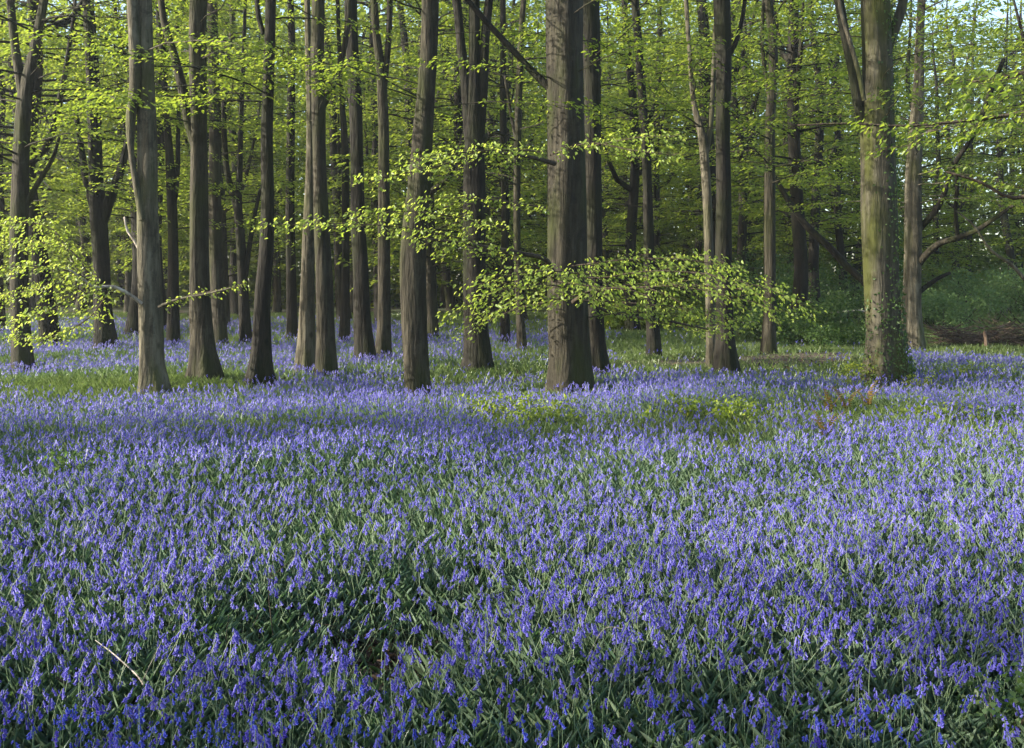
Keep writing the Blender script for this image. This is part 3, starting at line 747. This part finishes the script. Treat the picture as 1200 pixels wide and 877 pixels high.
    T('pale stout tree behind the mossy trunk with long limbs reaching right', 'pale stout tree', 401,
      [(1069, 401, 27), (1068, 370, 23), (1069, 320, 20), (1070, 268, 19), (1071, 200, 17), (1074, 150, 15), (1077, 100, 12), (1078, 40, 10), (1080, 0, 9)],
      forks=[dict(pts=[(1074, 312, 10), (1086, 298, 8.5), (1100, 286, 7.5), (1122, 279, 6.5), (1143, 271, 6), (1165, 257, 5), (1190, 240, 4), (1215, 232, 5)], dd=-2.0, bark='bark', label='long limb stretching right'),
             dict(pts=[(1074, 345, 7), (1088, 334, 6), (1100, 326, 5), (1113, 320, 4)], sides=8, bark='bark_dark'),
             dict(pts=[(1078, 268, 8), (1098, 245, 7), (1120, 190, 6), (1140, 160, 5.5), (1160, 110, 6), (1176, 70, 5)], dd=-1.5, bark='bark_dark'),
             dict(pts=[(1122, 278, 5), (1120, 240, 4), (1122, 214, 4), (1116, 190, 3)], sides=7, z=-.8, dd=-.5, bark='bark_dark')],
      bark='bark_pale', crown=(50, 2.8, 13, (2.5, 4.6)), seed=19, d=24.0)
    # further trees, still traced
    T('slender far beech with two stems showing right of the pale sunlit trunk', 'slender far beech', 404,
      [(203, 404, 15), (203, 350, 13), (203, 280, 11), (201, 220, 11), (197, 160, 8), (193, 110, 6)], forks=[dict(pts=[(203, 250, 7), (208, 200, 6), (209, 150, 5), (212, 90, 4)], sides=8)], bark='bark_dark', crown=(29, 2.6, 12, (2, 3)), seed=20)
    T('grey brown beech close behind and right of the straight forked trunk', 'grey brown beech', 400,
      [(258, 400, 18), (255, 350, 15), (252, 268, 15), (252, 214, 14), (252, 140, 13), (250, 60, 12), (249, 0, 11)], crown=(32, 3.2, 13, (2, 3.2)), seed=21)
    T('thin far beech dividing low down like a tuning fork', 'tuning fork beech', 399,
      [(288, 399, 14), (285, 340, 12), (281, 270, 11), (279, 245, 10), (281, 200, 7), (282, 150, 6), (284, 100, 5)],
      forks=[dict(pts=[(280, 255, 8), (273, 228, 7), (266, 200, 7), (263, 160, 6), (262, 120, 5)], sides=8), dict(pts=[(287, 330, 6), (292, 290, 6), (298, 255, 5), (305, 222, 4)], sides=7)], bark='bark_dark', crown=(27, 2.6, 11, (2, 3)), seed=22)
    T('dark far trunk seen between the wide rooted and pale footed beeches', 'dark far trunk', 395,
      [(342, 395, 13), (341, 330, 11), (340, 250, 10), (341, 160, 10), (342, 60, 8)], bark='bark_dark', crown=(29, 3, 13, (2, 3)), seed=23)
    T('narrow far trunk left of the mossy footed beech', 'narrow far trunk', 398,
      [(404, 402, 12), (405, 340, 10), (405, 250, 9), (404, 170, 8), (400, 110, 6)], bark='bark_dark', crown=(27, 3, 12, (2, 3)), seed=24)
    T('slim tree behind and right of the three stemmed beech, leaning a little right', 'slim leaning tree', 408,
      [(612, 410, 11), (609, 360, 9), (606, 280, 8), (606, 200, 8), (608, 110, 8), (610, 60, 7)], forks=[dict(pts=[(606, 170, 5), (598, 130, 4), (592, 90, 4)], sides=7)], crown=(27, 3.2, 12, (2, 3)), seed=25)
    T('dark low trunk behind the leafy boughs, right of the three stemmed beech', 'dark low trunk', 401,
      [(592, 402, 11), (591, 340, 10), (592, 250, 9), (590, 170, 8)], bark='bark_dark', crown=(27, 3, 12, (2, 3)), seed=26)


def near_side_tree():
    """the tree beyond the right edge whose boughs hang into the picture"""
    d = 9.2
    rng = np.random.default_rng(314)
    b = P(1330, 470, d); off = np.array([b[0], d, float(gz(b[0], d))])
    root = empty('beech_tree', off, 'nearest beech just past the right edge, its thin boughs crossing the upper right', 'tree', 'beech trees of the wood')

    def put(mb, name, m, parent=root):
        mb.v = [a - off.astype(np.float32) for a in mb.v]; return mb.build(name, m, parent)
    mb = MB(); trunk_mesh(mb, [(1330, 500, 55), (1326, 350, 48), (1322, 150, 44), (1320, 0, 40)], d, rng, sides=20); put(mb, 'trunk', M['bark'])
    for pts, leaves in (([(1322, 100, 8), (1260, 118, 7), (1190, 134, 5.5), (1120, 143, 4), (1060, 148, 3.4), (990, 145, 2.5), (935, 147, 2)],
                         [([(1190, 134), (1120, 143), (1060, 148), (1010, 146)], 0, -.3, .5), ([(1160, 138), (1120, 160), (1080, 168), (1040, 174)], 0, .4, .45), ([(1250, 120), (1210, 128), (1170, 150), (1140, 160)], -.3, -.6, .5)]),
                        ([(1322, 190, 9), (1270, 200, 8), (1215, 228, 6), (1185, 232, 4.5), (1150, 214, 3.5), (1110, 202, 2.5)], [([(1215, 226), (1180, 216), (1140, 206), (1100, 200)], .2, .5, .5)]),
                        ([(1322, 60, 8), (1240, 70, 6), (1190, 88, 4), (1140, 96, 2.5)], [([(1240, 70), (1200, 88), (1165, 96), (1135, 100)], -2.2, -.6, .45), ([(1230, 100), (1195, 112), (1160, 116), (1140, 122)], -2.4, -.4, .4), ([(1240, 40), (1190, 30), (1140, 24), (1100, 20)], .8, .3, .7)])):
        fb = MB(); trunk_mesh(fb, pts, d, rng, sides=7, top=0, flare=None, ground=False, step=.1); o = put(fb, 'branch', M['twig'])
        lf, tw = MB(), MB()
        for (p2, dz, dd, wd) in leaves:
            path, _ = pl([(a, c, 1) for a, c in p2], d + dz, dd); path = catmull(path, 10)
            spray(lf, path, rng, leaf=.058, width=wd, step=.09, lstep=.05, droop=.6, start=.02, wood=tw, wood_r=.0022, vert=.06, tilt=.4)
            v, q, t = tube(path, np.linspace(.005, .002, len(path)), 4, rng=rng); tw.add(v, q, t)
        put(lf, 'foliage', M['leaf'], o); put(tw, 'twig', M['twig'], o)
    # upper crown, above the view
    cr = MB(); ax = np.array([[b[0], d, 4, 0], [b[0], d, 12, 0]], float)
    crown_on(cr, None, ax, rng, 16, 5.5, 11, (2, 3.4), .075, True, .2, .085); put(cr, 'crown', M['leaf'])


def copy_thing(root, loc, rz, sc, label, group):
    r = root.copy(); COL.objects.link(r); r.location = loc; r.rotation_euler = (0, 0, rz); r.scale = sc
    r['label'] = label; r['group'] = group
    for ch in list(root.children):
        c = ch.copy(); COL.objects.link(c); c.parent = r
    return r


def far_variants():
    out = []
    for k in range(9):
        rng = np.random.default_rng(500 + k)
        root = empty('beech_tree', (0, 0, 0), 'x', 'tree', 'far beeches deep in the wood')
        hh = rng.uniform(15, 19); n = 9; z = np.linspace(-.15, hh, n)
        wob = np.cumsum(rng.normal(0, .16, (n, 2)), axis=0); wob -= wob[0]
        r = np.interp(z, [0, .6, 4, 10, hh], np.array([.27, .2, .165, .12, .02]) * rng.uniform(.8, 1.25))
        pr = catmull(np.hstack([wob, z[:, None], r[:, None]]), 60)
        mb = MB(); v, q, t = tube(pr[:, :3], pr[:, 3], 11, .05, (.25, .25, 4), rng); mb.add(v, q, t)
        for f in range(rng.integers(1, 4)):                   # steep limbs
            z0 = rng.uniform(3, 8); i = int(np.argmin(abs(pr[:, 2] - z0))); az = rng.uniform(0, 6.28); L = rng.uniform(2.5, 5)
            tt = np.linspace(0, 1, 8); o = np.array([np.cos(az), np.sin(az), 0])
            pth = pr[i, :3] + o * (L * .45 * np.sqrt(tt))[:, None] + np.array([0, 0, 1.]) * (L * tt ** 1.2)[:, None]
            v, q, t = tube(pth, np.linspace(pr[i, 3] * .62, .02, 8), 8, .05, rng=rng); mb.add(v, q, t)
        cr = MB()
        low = (1.6, 2.4, 3.4)[k % 3]
        crown_on(cr, mb, pr, rng, 78, low, hh * .85, (1.8, 3.8), .12, True, .2, .10, 1.0, .03)
        mb.build('trunk', M['bark_dark'] if k % 3 else M['bark'], root); cr.build('crown', M['leaf_far'], root)
        out.append(root)
    return out


FARPOS = []


def build_far_trees():
    rng = np.random.default_rng(90)
    var = far_variants()
    pos = []
    tries = 0
    while len(pos) < 112 and tries < 9000:
        tries += 1
        d = 24 + 42 * rng.random() ** .8; x = rng.uniform(-.62, .62) * d
        px = 600 + x / d * F
        if px > 880 and d < 38 and rng.random() < .75: continue        # a more open glade on the right
        if px > 1000 and rng.random() < .25: continue
        if any((x - a) ** 2 + (d - b) ** 2 < 2.1 ** 2 for a, b in pos): continue
        if any((x - a) ** 2 + (d - b) ** 2 < 2.2 ** 2 for a, b, _ in TRUNKS): continue
        if d < 30 and any(abs(px - q[0]) < 14 for q in NICK): continue
        pos.append((x, d))
    nick = sorted(NICK)
    xs = [q[0] for q in nick]
    bins = {}
    for (x, d) in pos:
        px = 600 + x / d * F; i = int(np.searchsorted(xs, px)); bins.setdefault(i, []).append((px, x, d))
    ordw = ['first', 'second', 'third', 'fourth', 'fifth', 'sixth', 'seventh', 'eighth', 'ninth', 'tenth', 'eleventh', 'twelfth', 'thirteenth', 'fourteenth', 'fifteenth', 'sixteenth', 'seventeenth', 'eighteenth', 'nineteenth', 'twentieth', 'twenty-first', 'twenty-second', 'twenty-third', 'twenty-fourth', 'twenty-fifth', 'twenty-sixth']
    n = 0
    for i, lst in sorted(bins.items()):
        lst.sort()
        seen = [q for q in lst]
        for k, (px, x, d) in enumerate(seen):
            if i == 0: where = f"left of the {nick[0][1]}"
            elif i == len(nick): where = f"right of the {nick[-1][1]}"
            else: where = f"between {nick[i - 1][1]} and {nick[i][1]}"
            o = ordw[k] + ' ' if len(seen) > 1 else ''
            how = 'far thin beech' if d > 44 else 'slim background beech'
            lab = f"{how}, {o}from left {where}" if o else f"{how} {where}"
            v = n % len(var); n += 1
            loc = (x, d, float(gz(x, d)) - .02); rz = float(rng.uniform(0, 6.28)); s = float(rng.uniform(.85, 1.15)); sc = (s, s, s * float(rng.uniform(.95, 1.1)))
            if n <= len(var):
                r = var[v]; r.location = loc; r.rotation_euler = (0, 0, rz); r.scale = sc; r['label'] = lab
            else:
                copy_thing(var[v], loc, rz, sc, lab, 'far beeches deep in the wood')
    # trees to the left of the picture and behind, which throw the shade
    sh = [(-11.5, -1.2, .8), (-10.2, 1.0, .8), (-14.5, .2, .8), (-9.3, -1.0, .7), (-8.4, 9.0, .41), (-11.0, 8.6, .47), (-14.5, 8.1, .5), (-21.0, 6.6, .55), (-23, 21.5, .6), (-30, 25, .8)]
    for k, (x, y, s) in enumerate(sh):
        copy_thing(var[int(rng.integers(len(var)))], (x, y, float(gz(x, y)) - .02), float(rng.uniform(0, 6.28)), (s, s, s),
                   'beech standing outside the view to the left, shading the flowers', 'beeches left of the view')


def build_sky_blockers():
    """unseen beeches added behind the viewer and to the right, to block low sky light"""
    rng = np.random.default_rng(17)
    src = [o for o in bpy.data.objects if o.get('group') == 'far beeches deep in the wood'][:9]
    ring = [(-6, -17), (0, -18), (6, -17.5), (13, -14), (16.5, 3.5), (19.5, 1), (17, 9.5), (20, 14), (21, 6.5), (22, 20), (27, 26), (-13, -16)]  # added unseen trees that darken the trunks' shaded sides
    for k, (x, y) in enumerate(ring):
        sc = float(rng.uniform(.85, 1.1))
        copy_thing(src[k % 9], (x, y, float(gz(x, y)) - .02), float(rng.uniform(0, 6.28)), (sc, sc, sc), 'beech added out of view, behind or beside the viewer, to block low sky light', 'added beeches around the viewer')


def build_far_wood():
    rng = np.random.default_rng(8)
    mb = MB()
    n = 300000
    y = rng.uniform(58, 96, n); x = rng.uniform(-.75, .75, n) * y; z = rng.random(n) ** 1.15 * 27
    g = vnoise(x * .22, z * .35 + y * .1, 3, 1.0)
    px = 600 + x / y * F; py = HOR - (z - H) / y * F
    open_ = np.clip((px - 930) / 130, 0, 1) * np.clip((300 - py) / 60, 0, 1) * .6 + np.clip((60 - py) / 80, 0, .35)
    keep = ((g > -.35) | (z < 13)) & (rng.random(n) > open_)
    x, y, z = x[keep], y[keep], z[keep]; n = len(x)
    d = rng.normal(0, 1, (n, 3)); d[:, 2] = -.4; nn = rng.normal(0, .5, (n, 3)); nn[:, 2] += 1
    leaves_mesh(mb, np.stack([x, y, z + gz(x, y)], 1), d, nn, rng.uniform(.3, .62, n), rng, simple=True)
    tag(mb.build('far_woodland', M['leaf_far']), 'green mass of the far woodland closing the view behind all trunks', 'woodland', kind='stuff')


def bush(name, px, py, d, rx, h, m, label, cat, seed, n=2600, leaf=.07, group=None):
    rng = np.random.default_rng(seed)
    b = P(px, py, d); z0 = float(gz(b[0], d))
    root = empty(name, (b[0], d, z0), label, cat, group)
    k = 14; cc = np.stack([rng.normal(0, rx * .5, k), rng.normal(0, rx * .45, k), h * rng.uniform(.2, .85, k)], 1); cr = rng.uniform(.25, .5, k) * min(rx, h)
    st = MB()
    for i in range(k):
        v, q, t = tube(catmull([[cc[i, 0] * .15, cc[i, 1] * .15, -.05], [cc[i, 0] * .6, cc[i, 1] * .6, cc[i, 2] * .45], cc[i]], 8), np.linspace(.016, .004, 8) * max(.3, h), 5, rng=rng); st.add(v, q, t)
    i = rng.integers(0, k, n); u = rng.normal(0, 1, (n, 3)); u /= np.linalg.norm(u, axis=1)[:, None]
    c = cc[i] + u * (cr[i] * rng.random(n) ** .4)[:, None] * [1.25, 1.2, .8]
    c[:, 2] = np.abs(c[:, 2])
    d3 = u + rng.normal(0, .5, (n, 3)); d3[:, 2] -= .3; nn = rng.normal(0, .4, (n, 3)) + u * .4; nn[:, 2] += .8
    lf = MB(); leaves_mesh(lf, c, d3, nn, leaf * rng.uniform(.6, 1.25, n), rng, simple=leaf < .06 or d > 20)
    lf.build('foliage', M[m], root); st.build('stem', M['twig'], root)
    return root


def build_shrubs():
    S = [(745, 398, 33, 1.5, 1.3, 'leaf_far', 'low sunny green shrub behind the thin straight beech'), (800, 394, 36, 2.2, 1.8, 'leaf_far', 'rounded shrub filling the gap left of the twin trunks'),
         (930, 394, 27, 1.9, 1.15, 'leaf_dark', 'dark evergreen shrub left of the mossy trunk'), (978, 396, 25, 1.4, .95, 'leaf_dark', 'low dark shrub just left of the mossy trunk'),
         (870, 390, 32, 2.2, 2.4, 'leaf_dark', 'tall dark shrub behind the dark twin trunk'), (955, 378, 38, 3.2, 2.5, 'leaf_dark', 'big dark holly mass deep behind the track'),
         (1105, 392, 33, 2.2, 1.6, 'leaf_teal', 'blue green bush right of the pale stout tree'), (1160, 388, 37, 3.0, 2.2, 'leaf_teal', 'large blue green bush behind the brush pile'),
         (1215, 390, 34, 2.4, 2.1, 'leaf_teal', 'blue green bush cut by the right edge'), (1040, 390, 36, 2.6, 1.7, 'leaf_teal', 'blue green bush between the mossy trunk and the pale stout tree')]
    for k, (px, py, d, rx, h, m, lab) in enumerate(S):
        bush('shrub', px, py, d, rx, h, m, lab, 'shrub', 40 + k, n=int(2600 + 1400 * rx), leaf=.10 if d > 26 else .07, group='woodland shrubs')
    # leafy clumps among the bluebells
    Cs = [(1012, 446, .42, .42, 'leaf_lime', 'lime green seedling clump at the foot of the mossy trunk', .05), (1135, 444, .5, .28, 'leaf_lime', 'yellow green leafy clump right of the mossy trunk', .05),
          (1080, 450, .28, .24, 'leaf_lime', 'small lime leafy tuft between mossy trunk and yellow green clump', .045), (640, 494, .55, .30, 'leaf', 'broad bramble patch among bluebells below the big central trunk', .05),
          (592, 486, .4, .27, 'leaf', 'bramble patch left of the broad one below the big trunk', .05), (868, 492, .42, .36, 'leaf', 'bramble patch below the dark twin trunk', .05), (800, 486, .5, .28, 'leaf', 'bramble patch between the broad and twin trunk patches', .05),
          (1175, 492, .5, .28, 'leaf_dark', 'dark green leafy patch at the right edge of the flowers', .05), (1110, 490, .45, .3, 'leaf', 'green patch left of the dark leafy patch', .05),
          (80, 560, .35, .24, 'leaf_dark', 'dark low leafy clump in the flowers at left', .04), (1168, 862, .22, .24, 'leaf_dark', 'dark leafy clump in the bottom right corner', .03)]
    for k, (px, py, rx, h, m, lab, lf) in enumerate(Cs):
        d = depth_of(py, .05); bush('bramble_clump', px, py, d, rx, h, m, lab, 'plant', 80 + k, n=420, leaf=lf, group='leafy clumps among the flowers')
    # bracken fronds, young and rusty, near the mossy tree
    rng = np.random.default_rng(66)
    for k, (px, py, lab) in enumerate(((972, 486, 'rusty young bracken tuft, leftmost, in front of the mossy trunk'), (992, 482, 'rusty bracken tuft between two others below the mossy trunk'),
                                       (1016, 478, 'rusty bracken tuft, rightmost, just below the mossy trunk'), (968, 512, 'low bracken tuft nearest the viewer below the mossy trunk'))):
        d = depth_of(py, .05); b = P(px, py, d); root = empty('bracken', (b[0], d, float(gz(b[0], d))), lab, 'fern', 'bracken tufts')
        for f in range(5):
            az = rng.uniform(0, 6.28); L = rng.uniform(.28, .46); o = np.array([np.cos(az), np.sin(az), 0]); t = np.linspace(0, 1, 14)
            pth = o * (L * .55 * t ** 1.7)[:, None] + np.array([0, 0, 1.]) * (L * (t - .2 * t ** 3))[:, None]
            fr = MB(); v, q, tt = tube(pth, np.linspace(.004, .0012, 14), 4, rng=rng); fr.add(v, q, tt, r=.3)
            side = np.cross(o, [0, 0, 1]); c = np.repeat(pth[3:], 2, 0); sg = np.tile([1., -1.], len(c) // 2)
            dd = side[None] * sg[:, None] + [0, 0, .25] + o * .2
            leaves_mesh(fr, c, dd, np.tile(np.cross(side, [0, 0, 1]) * .6 + [0, 0, .6], (len(c), 1)), .055 * np.repeat(np.linspace(1, .25, 11), 2), rng)
            fr.build('frond', M['bracken'], root)


def stick(rows, m, label, name='stick', twigs=0, seed=0, cat='stick', group='dead sticks in the flowers'):
    """rows: (px, py of the ground below, height above ground, radius m)"""
    rng = np.random.default_rng(seed)
    pts = []
    for px, py, h, r in rows:
        d = H * F / (py - HOR); x = (px - 600) * d / F; pts.append([x, d, float(gz(x, d)) + h * .8, r * .5])
    pr = catmull(pts, 24); off = pr[0, :3].copy()
    mb = MB(); v, q, t = tube(pr[:, :3] - off, pr[:, 3], 8, .08, rng=rng); mb.add(v, q, t)
    o = mb.build(name, M[m], loc=off); tag(o, label, cat, group)
    for k in range(twigs):
        i = int(rng.uniform(.35, .9) * 23); a = rng.normal(0, 1, 3); a[2] = abs(a[2]); a /= np.linalg.norm(a); L = rng.uniform(.1, .25)
        tb = MB(); p0 = pr[i, :3] - off; v, q, t = tube(catmull([p0, p0 + a * L * .5 + rng.normal(0, .01, 3), p0 + a * L + [0, 0, .02]], 8), np.linspace(pr[i, 3] * .6, .001, 8), 5, rng=rng); tb.add(v, q, t); tb.build('twig', M[m], o)


def build_sticks():
    stick([(112, 800, .22, .004), (140, 815, .19, .005), (168, 830, .13, .006), (176, 850, .04, .006)], 'dead', 'pale bent stick rising from the flowers at lower left', seed=1, twigs=1)
    stick([(66, 830, .16, .006), (95, 830, .08, .006), (130, 838, .05, .006), (148, 842, .03, .005)], 'twig', 'brown dead twig lying below the pale bent stick', seed=2, twigs=2)
    stick([(262, 815, .03, .006), (285, 805, .06, .006), (313, 788, .10, .004)], 'dead', 'short pale stick slanting up beside the bare hollow', seed=3)
    stick([(322, 745, .02, .005), (318, 742, .16, .0045), (315, 742, .32, .004), (319, 742, .46, .002)], 'twig', 'thin dark sapling twig standing upright left of the hollow', seed=4, twigs=2, group='dark upright twigs')
    stick([(266, 765, .02, .005), (265, 764, .12, .004), (268, 764, .26, .003)], 'twig', 'short dark upright twig left of the taller sapling twig', seed=5, twigs=1, group='dark upright twigs')
    stick([(318, 745, .03, .005), (345, 738, .10, .005), (365, 735, .14, .004), (392, 735, .15, .003)], 'twig', 'dark twig arching right from the sapling twig', seed=6, twigs=1)
    stick([(352, 786, .06, .005), (385, 792, .05, .006), (430, 800, .03, .006), (470, 815, .03, .004)], 'dead', 'greyish branch lying across the bare hollow', seed=7, twigs=3)
    stick([(415, 815, .04, .004), (425, 795, .07, .004), (440, 780, .08, .003)], 'dead', 'thin pale twig crossing the greyish branch in the hollow', seed=8)
    stick([(690, 812, .16, .003), (712, 805, .26, .003), (735, 806, .25, .002)], 'dead', 'pale dry grass stalk arching in the right foreground', seed=9)

    def fallen(rows, d, dd, m, label, name='fallen_branch', cat='branch'):
        rng = np.random.default_rng(len(label)); p, r = pl(rows, d, dd); pr = catmull(np.hstack([p, r[:, None]]), 24); off = pr[0, :3].copy()
        mb = MB(); v, q, t = tube(pr[:, :3] - off, pr[:, 3], 9, .06, rng=rng); mb.add(v, q, t); tag(mb.build(name, M[m], loc=off), label, cat, 'broken limbs')
    fallen([(908, 208, 6), (930, 245, 7), (955, 275, 9), (970, 288, 9), (992, 312, 8.5), (1010, 328, 8), (1040, 372, 10), (1075, 410, 9)], 25.5, -.5, 'bark_dark', 'dark broken limb leaning steeply behind the mossy trunk')
    fallen([(1120, 247, 1.6), (1140, 263, 2.4), (1162, 294, 3.6), (1185, 310, 4.4), (1205, 332, 5), (1262, 380, 6), (1290, 420, 6.5)], 17, 0, 'bark_pale', 'pale dead pole leaning in from the right edge')
    fallen([(962, 367, 2), (985, 366, 2.4), (1015, 366, 2.4), (1030, 380, 3)], 27, 0, 'dead', 'thin pale fallen branch lying left of the mossy trunk')
    # brush pile on the right
    rng = np.random.default_rng(12)
    d = 24.5; b = P(1165, 405, d); mb = MB()
    for k in range(420):
        c = np.array([rng.uniform(-1.25, 1.35), rng.uniform(-.5, .5), 0]); c[2] = rng.random() ** .8 * .62 * max(.08, 1 - ((c[0] + .25) / 1.45) ** 2) * (.75 + .35 * math.sin(c[0] * 4))
        a = rng.uniform(-.5, .5) + (math.pi if rng.random() < .5 else 0); L = rng.uniform(.35, 1.0); e = np.array([np.cos(a), np.sin(a), rng.normal(0, .3)]) * L
        v, q, t = tube(catmull([c - e / 2, c + rng.normal(0, .03, 3), c + e / 2], 6), np.linspace(1, .5, 6) * rng.uniform(.005, .016), 5, rng=rng); v[:, 2] = np.maximum(v[:, 2], -.02); mb.add(v, q, t)
    M['brush'] = bark_mat('brushwood', (.05, .034, .024), (.105, .07, .048), (.21, .16, .115), (.08, .07, .03), .2)
    o = mb.build('brush_pile', M['brush'], loc=(b[0], d, float(gz(b[0], d)))); tag(o, 'reddish brown pile of cut brushwood on the right beyond the flowers', 'brush pile')
    for px, lab in ((1155, 'short wooden post standing in the brush pile'),):
        q0 = P(px, 405, 23.6); mb = MB(); hh = .42 if px == 1155 else 1.7
        v, q, t = tube(catmull([[0, 0, -.1], [.01, 0, hh * .5], [-.02 if px == 1155 else .1, 0, hh]], 10), np.linspace(.05, .04, 10) if px == 1155 else np.linspace(.02, .005, 10), 9, .06, rng=rng); mb.add(v, q, t)
        tag(mb.build('post' if px == 1155 else 'sapling', M['brush'], loc=(q0[0], 23.6, float(gz(q0[0], 23.6)))), lab, 'post' if px == 1155 else 'sapling')


def build_litter():
    rng = np.random.default_rng(71); mb = MB()
    n = 2600; x = np.concatenate([rng.normal(-.62, .42, n), rng.uniform(1.8, 12, 6000), rng.normal(0, 1, 2500) * 3]); y = np.concatenate([rng.normal(4.3, .42, n), rng.normal(20.2, .9, 6000), rng.uniform(12, 30, 2500)])
    k = len(x); d = rng.normal(0, 1, (k, 3)); d[:, 2] *= .25; nn = rng.normal(0, .35, (k, 3)); nn[:, 2] += 1
    leaves_mesh(mb, np.stack([x, y, gz(x, y) + rng.uniform(.006, .03, k)], 1), d, nn, rng.uniform(.025, .06, k) * (1 + (y > 10)), rng, simple=True)
    m = leaf_mat('dead_leaf', [(.028, .017, .011), (.055, .034, .02), (.11, .075, .045)], [(.06, .04, .02), (.1, .06, .03), (.16, .1, .05)], .7, .15, .2)
    tag(mb.build('leaf_litter', m), 'old brown fallen leaves on bare soil and along the track', 'leaf litter', kind='stuff')


# ------------------------------------------------------------------ light, sky, camera
def build_light():
    el, az = math.radians(25), math.radians(-8)
    s = Vector((-math.cos(el) * math.cos(az), math.cos(el) * math.sin(az), math.sin(el)))
    L = bpy.data.lights.new('sun', 'SUN'); L.energy = 5.0; L.angle = math.radians(.53); L.color = (1.0, .93, .80)
    o = bpy.data.objects.new('sun', L); COL.objects.link(o); o.rotation_euler = s.to_track_quat('Z', 'Y').to_euler(); o.location = (-20, 5, 20)
    w = bpy.data.worlds.new('World'); SC.world = w; w.use_nodes = True
    nt = w.node_tree; nt.nodes.clear()
    sky = nt.nodes.new('ShaderNodeTexSky'); sky.sky_type = 'NISHITA'; sky.sun_disc = False
    sky.sun_elevation = el; sky.sun_rotation = math.atan2(s.x, s.y); sky.air_density = 1.0; sky.dust_density = 1.5
    bg = nt.nodes.new('ShaderNodeBackground'); bg.inputs[1].default_value = .15
    out = nt.nodes.new('ShaderNodeOutputWorld'); nt.links.new(sky.outputs[0], bg.inputs[0]); nt.links.new(bg.outputs[0], out.inputs[0])


def build_haze():
    m, nt, out = mat('woodland_air')
    pv = nd(nt, 'ShaderNodeVolumePrincipled'); pv.inputs['Color'].default_value = (.86, .92, .95, 1); pv.inputs['Density'].default_value = HAZE; pv.inputs['Anisotropy'].default_value = .3
    nt.links.new(pv.outputs[0], out.inputs['Volume'])
    x0, x1, y0, y1, z0, z1 = -155, 155, -35, 165, -1.6, 33
    v = [(x, y, z) for x in (x0, x1) for y in (y0, y1) for z in (z0, z1)]
    mb = MB(); mb.add(v, [(0, 1, 3, 2), (4, 6, 7, 5), (0, 4, 5, 1), (2, 3, 7, 6), (0, 2, 6, 4), (1, 5, 7, 3)])
    tag(mb.build('haze', m, smooth=False), 'thin pale morning haze filling the wood', 'haze', kind='stuff')


HAZE = .0006


def build_camera():
    c = bpy.data.cameras.new('camera'); c.sensor_width = 36; c.lens = F / 1200 * 36; c.shift_y = (HOR - 438.5) / 1200
    c.clip_start = .05; c.clip_end = 2000
    o = bpy.data.objects.new('camera', c); COL.objects.link(o); o.location = (0, 0, H); o.rotation_euler = (math.pi / 2, 0, 0); SC.camera = o


build_ground()
build_traced()
near_side_tree()
build_far_trees()
build_sky_blockers()
build_far_wood()
build_shrubs()
build_sticks()
build_litter()
build_bluebells()
build_grass()
build_light()
build_haze()
build_camera()
SC.view_settings.view_transform = 'Standard'; SC.view_settings.look = 'None'; SC.view_settings.gamma = 1; SC.view_settings.use_curve_mapping = False
SC.view_settings.exposure = 1.6
SC.render.engine = 'CYCLES'
cy = SC.cycles
cy.max_bounces = 5; cy.diffuse_bounces = 3; cy.transmission_bounces = 4; cy.glossy_bounces = 2; cy.transparent_max_bounces = 4
cy.use_denoising = True
cy.caustics_reflective = False; cy.caustics_refractive = False; cy.use_light_tree = False
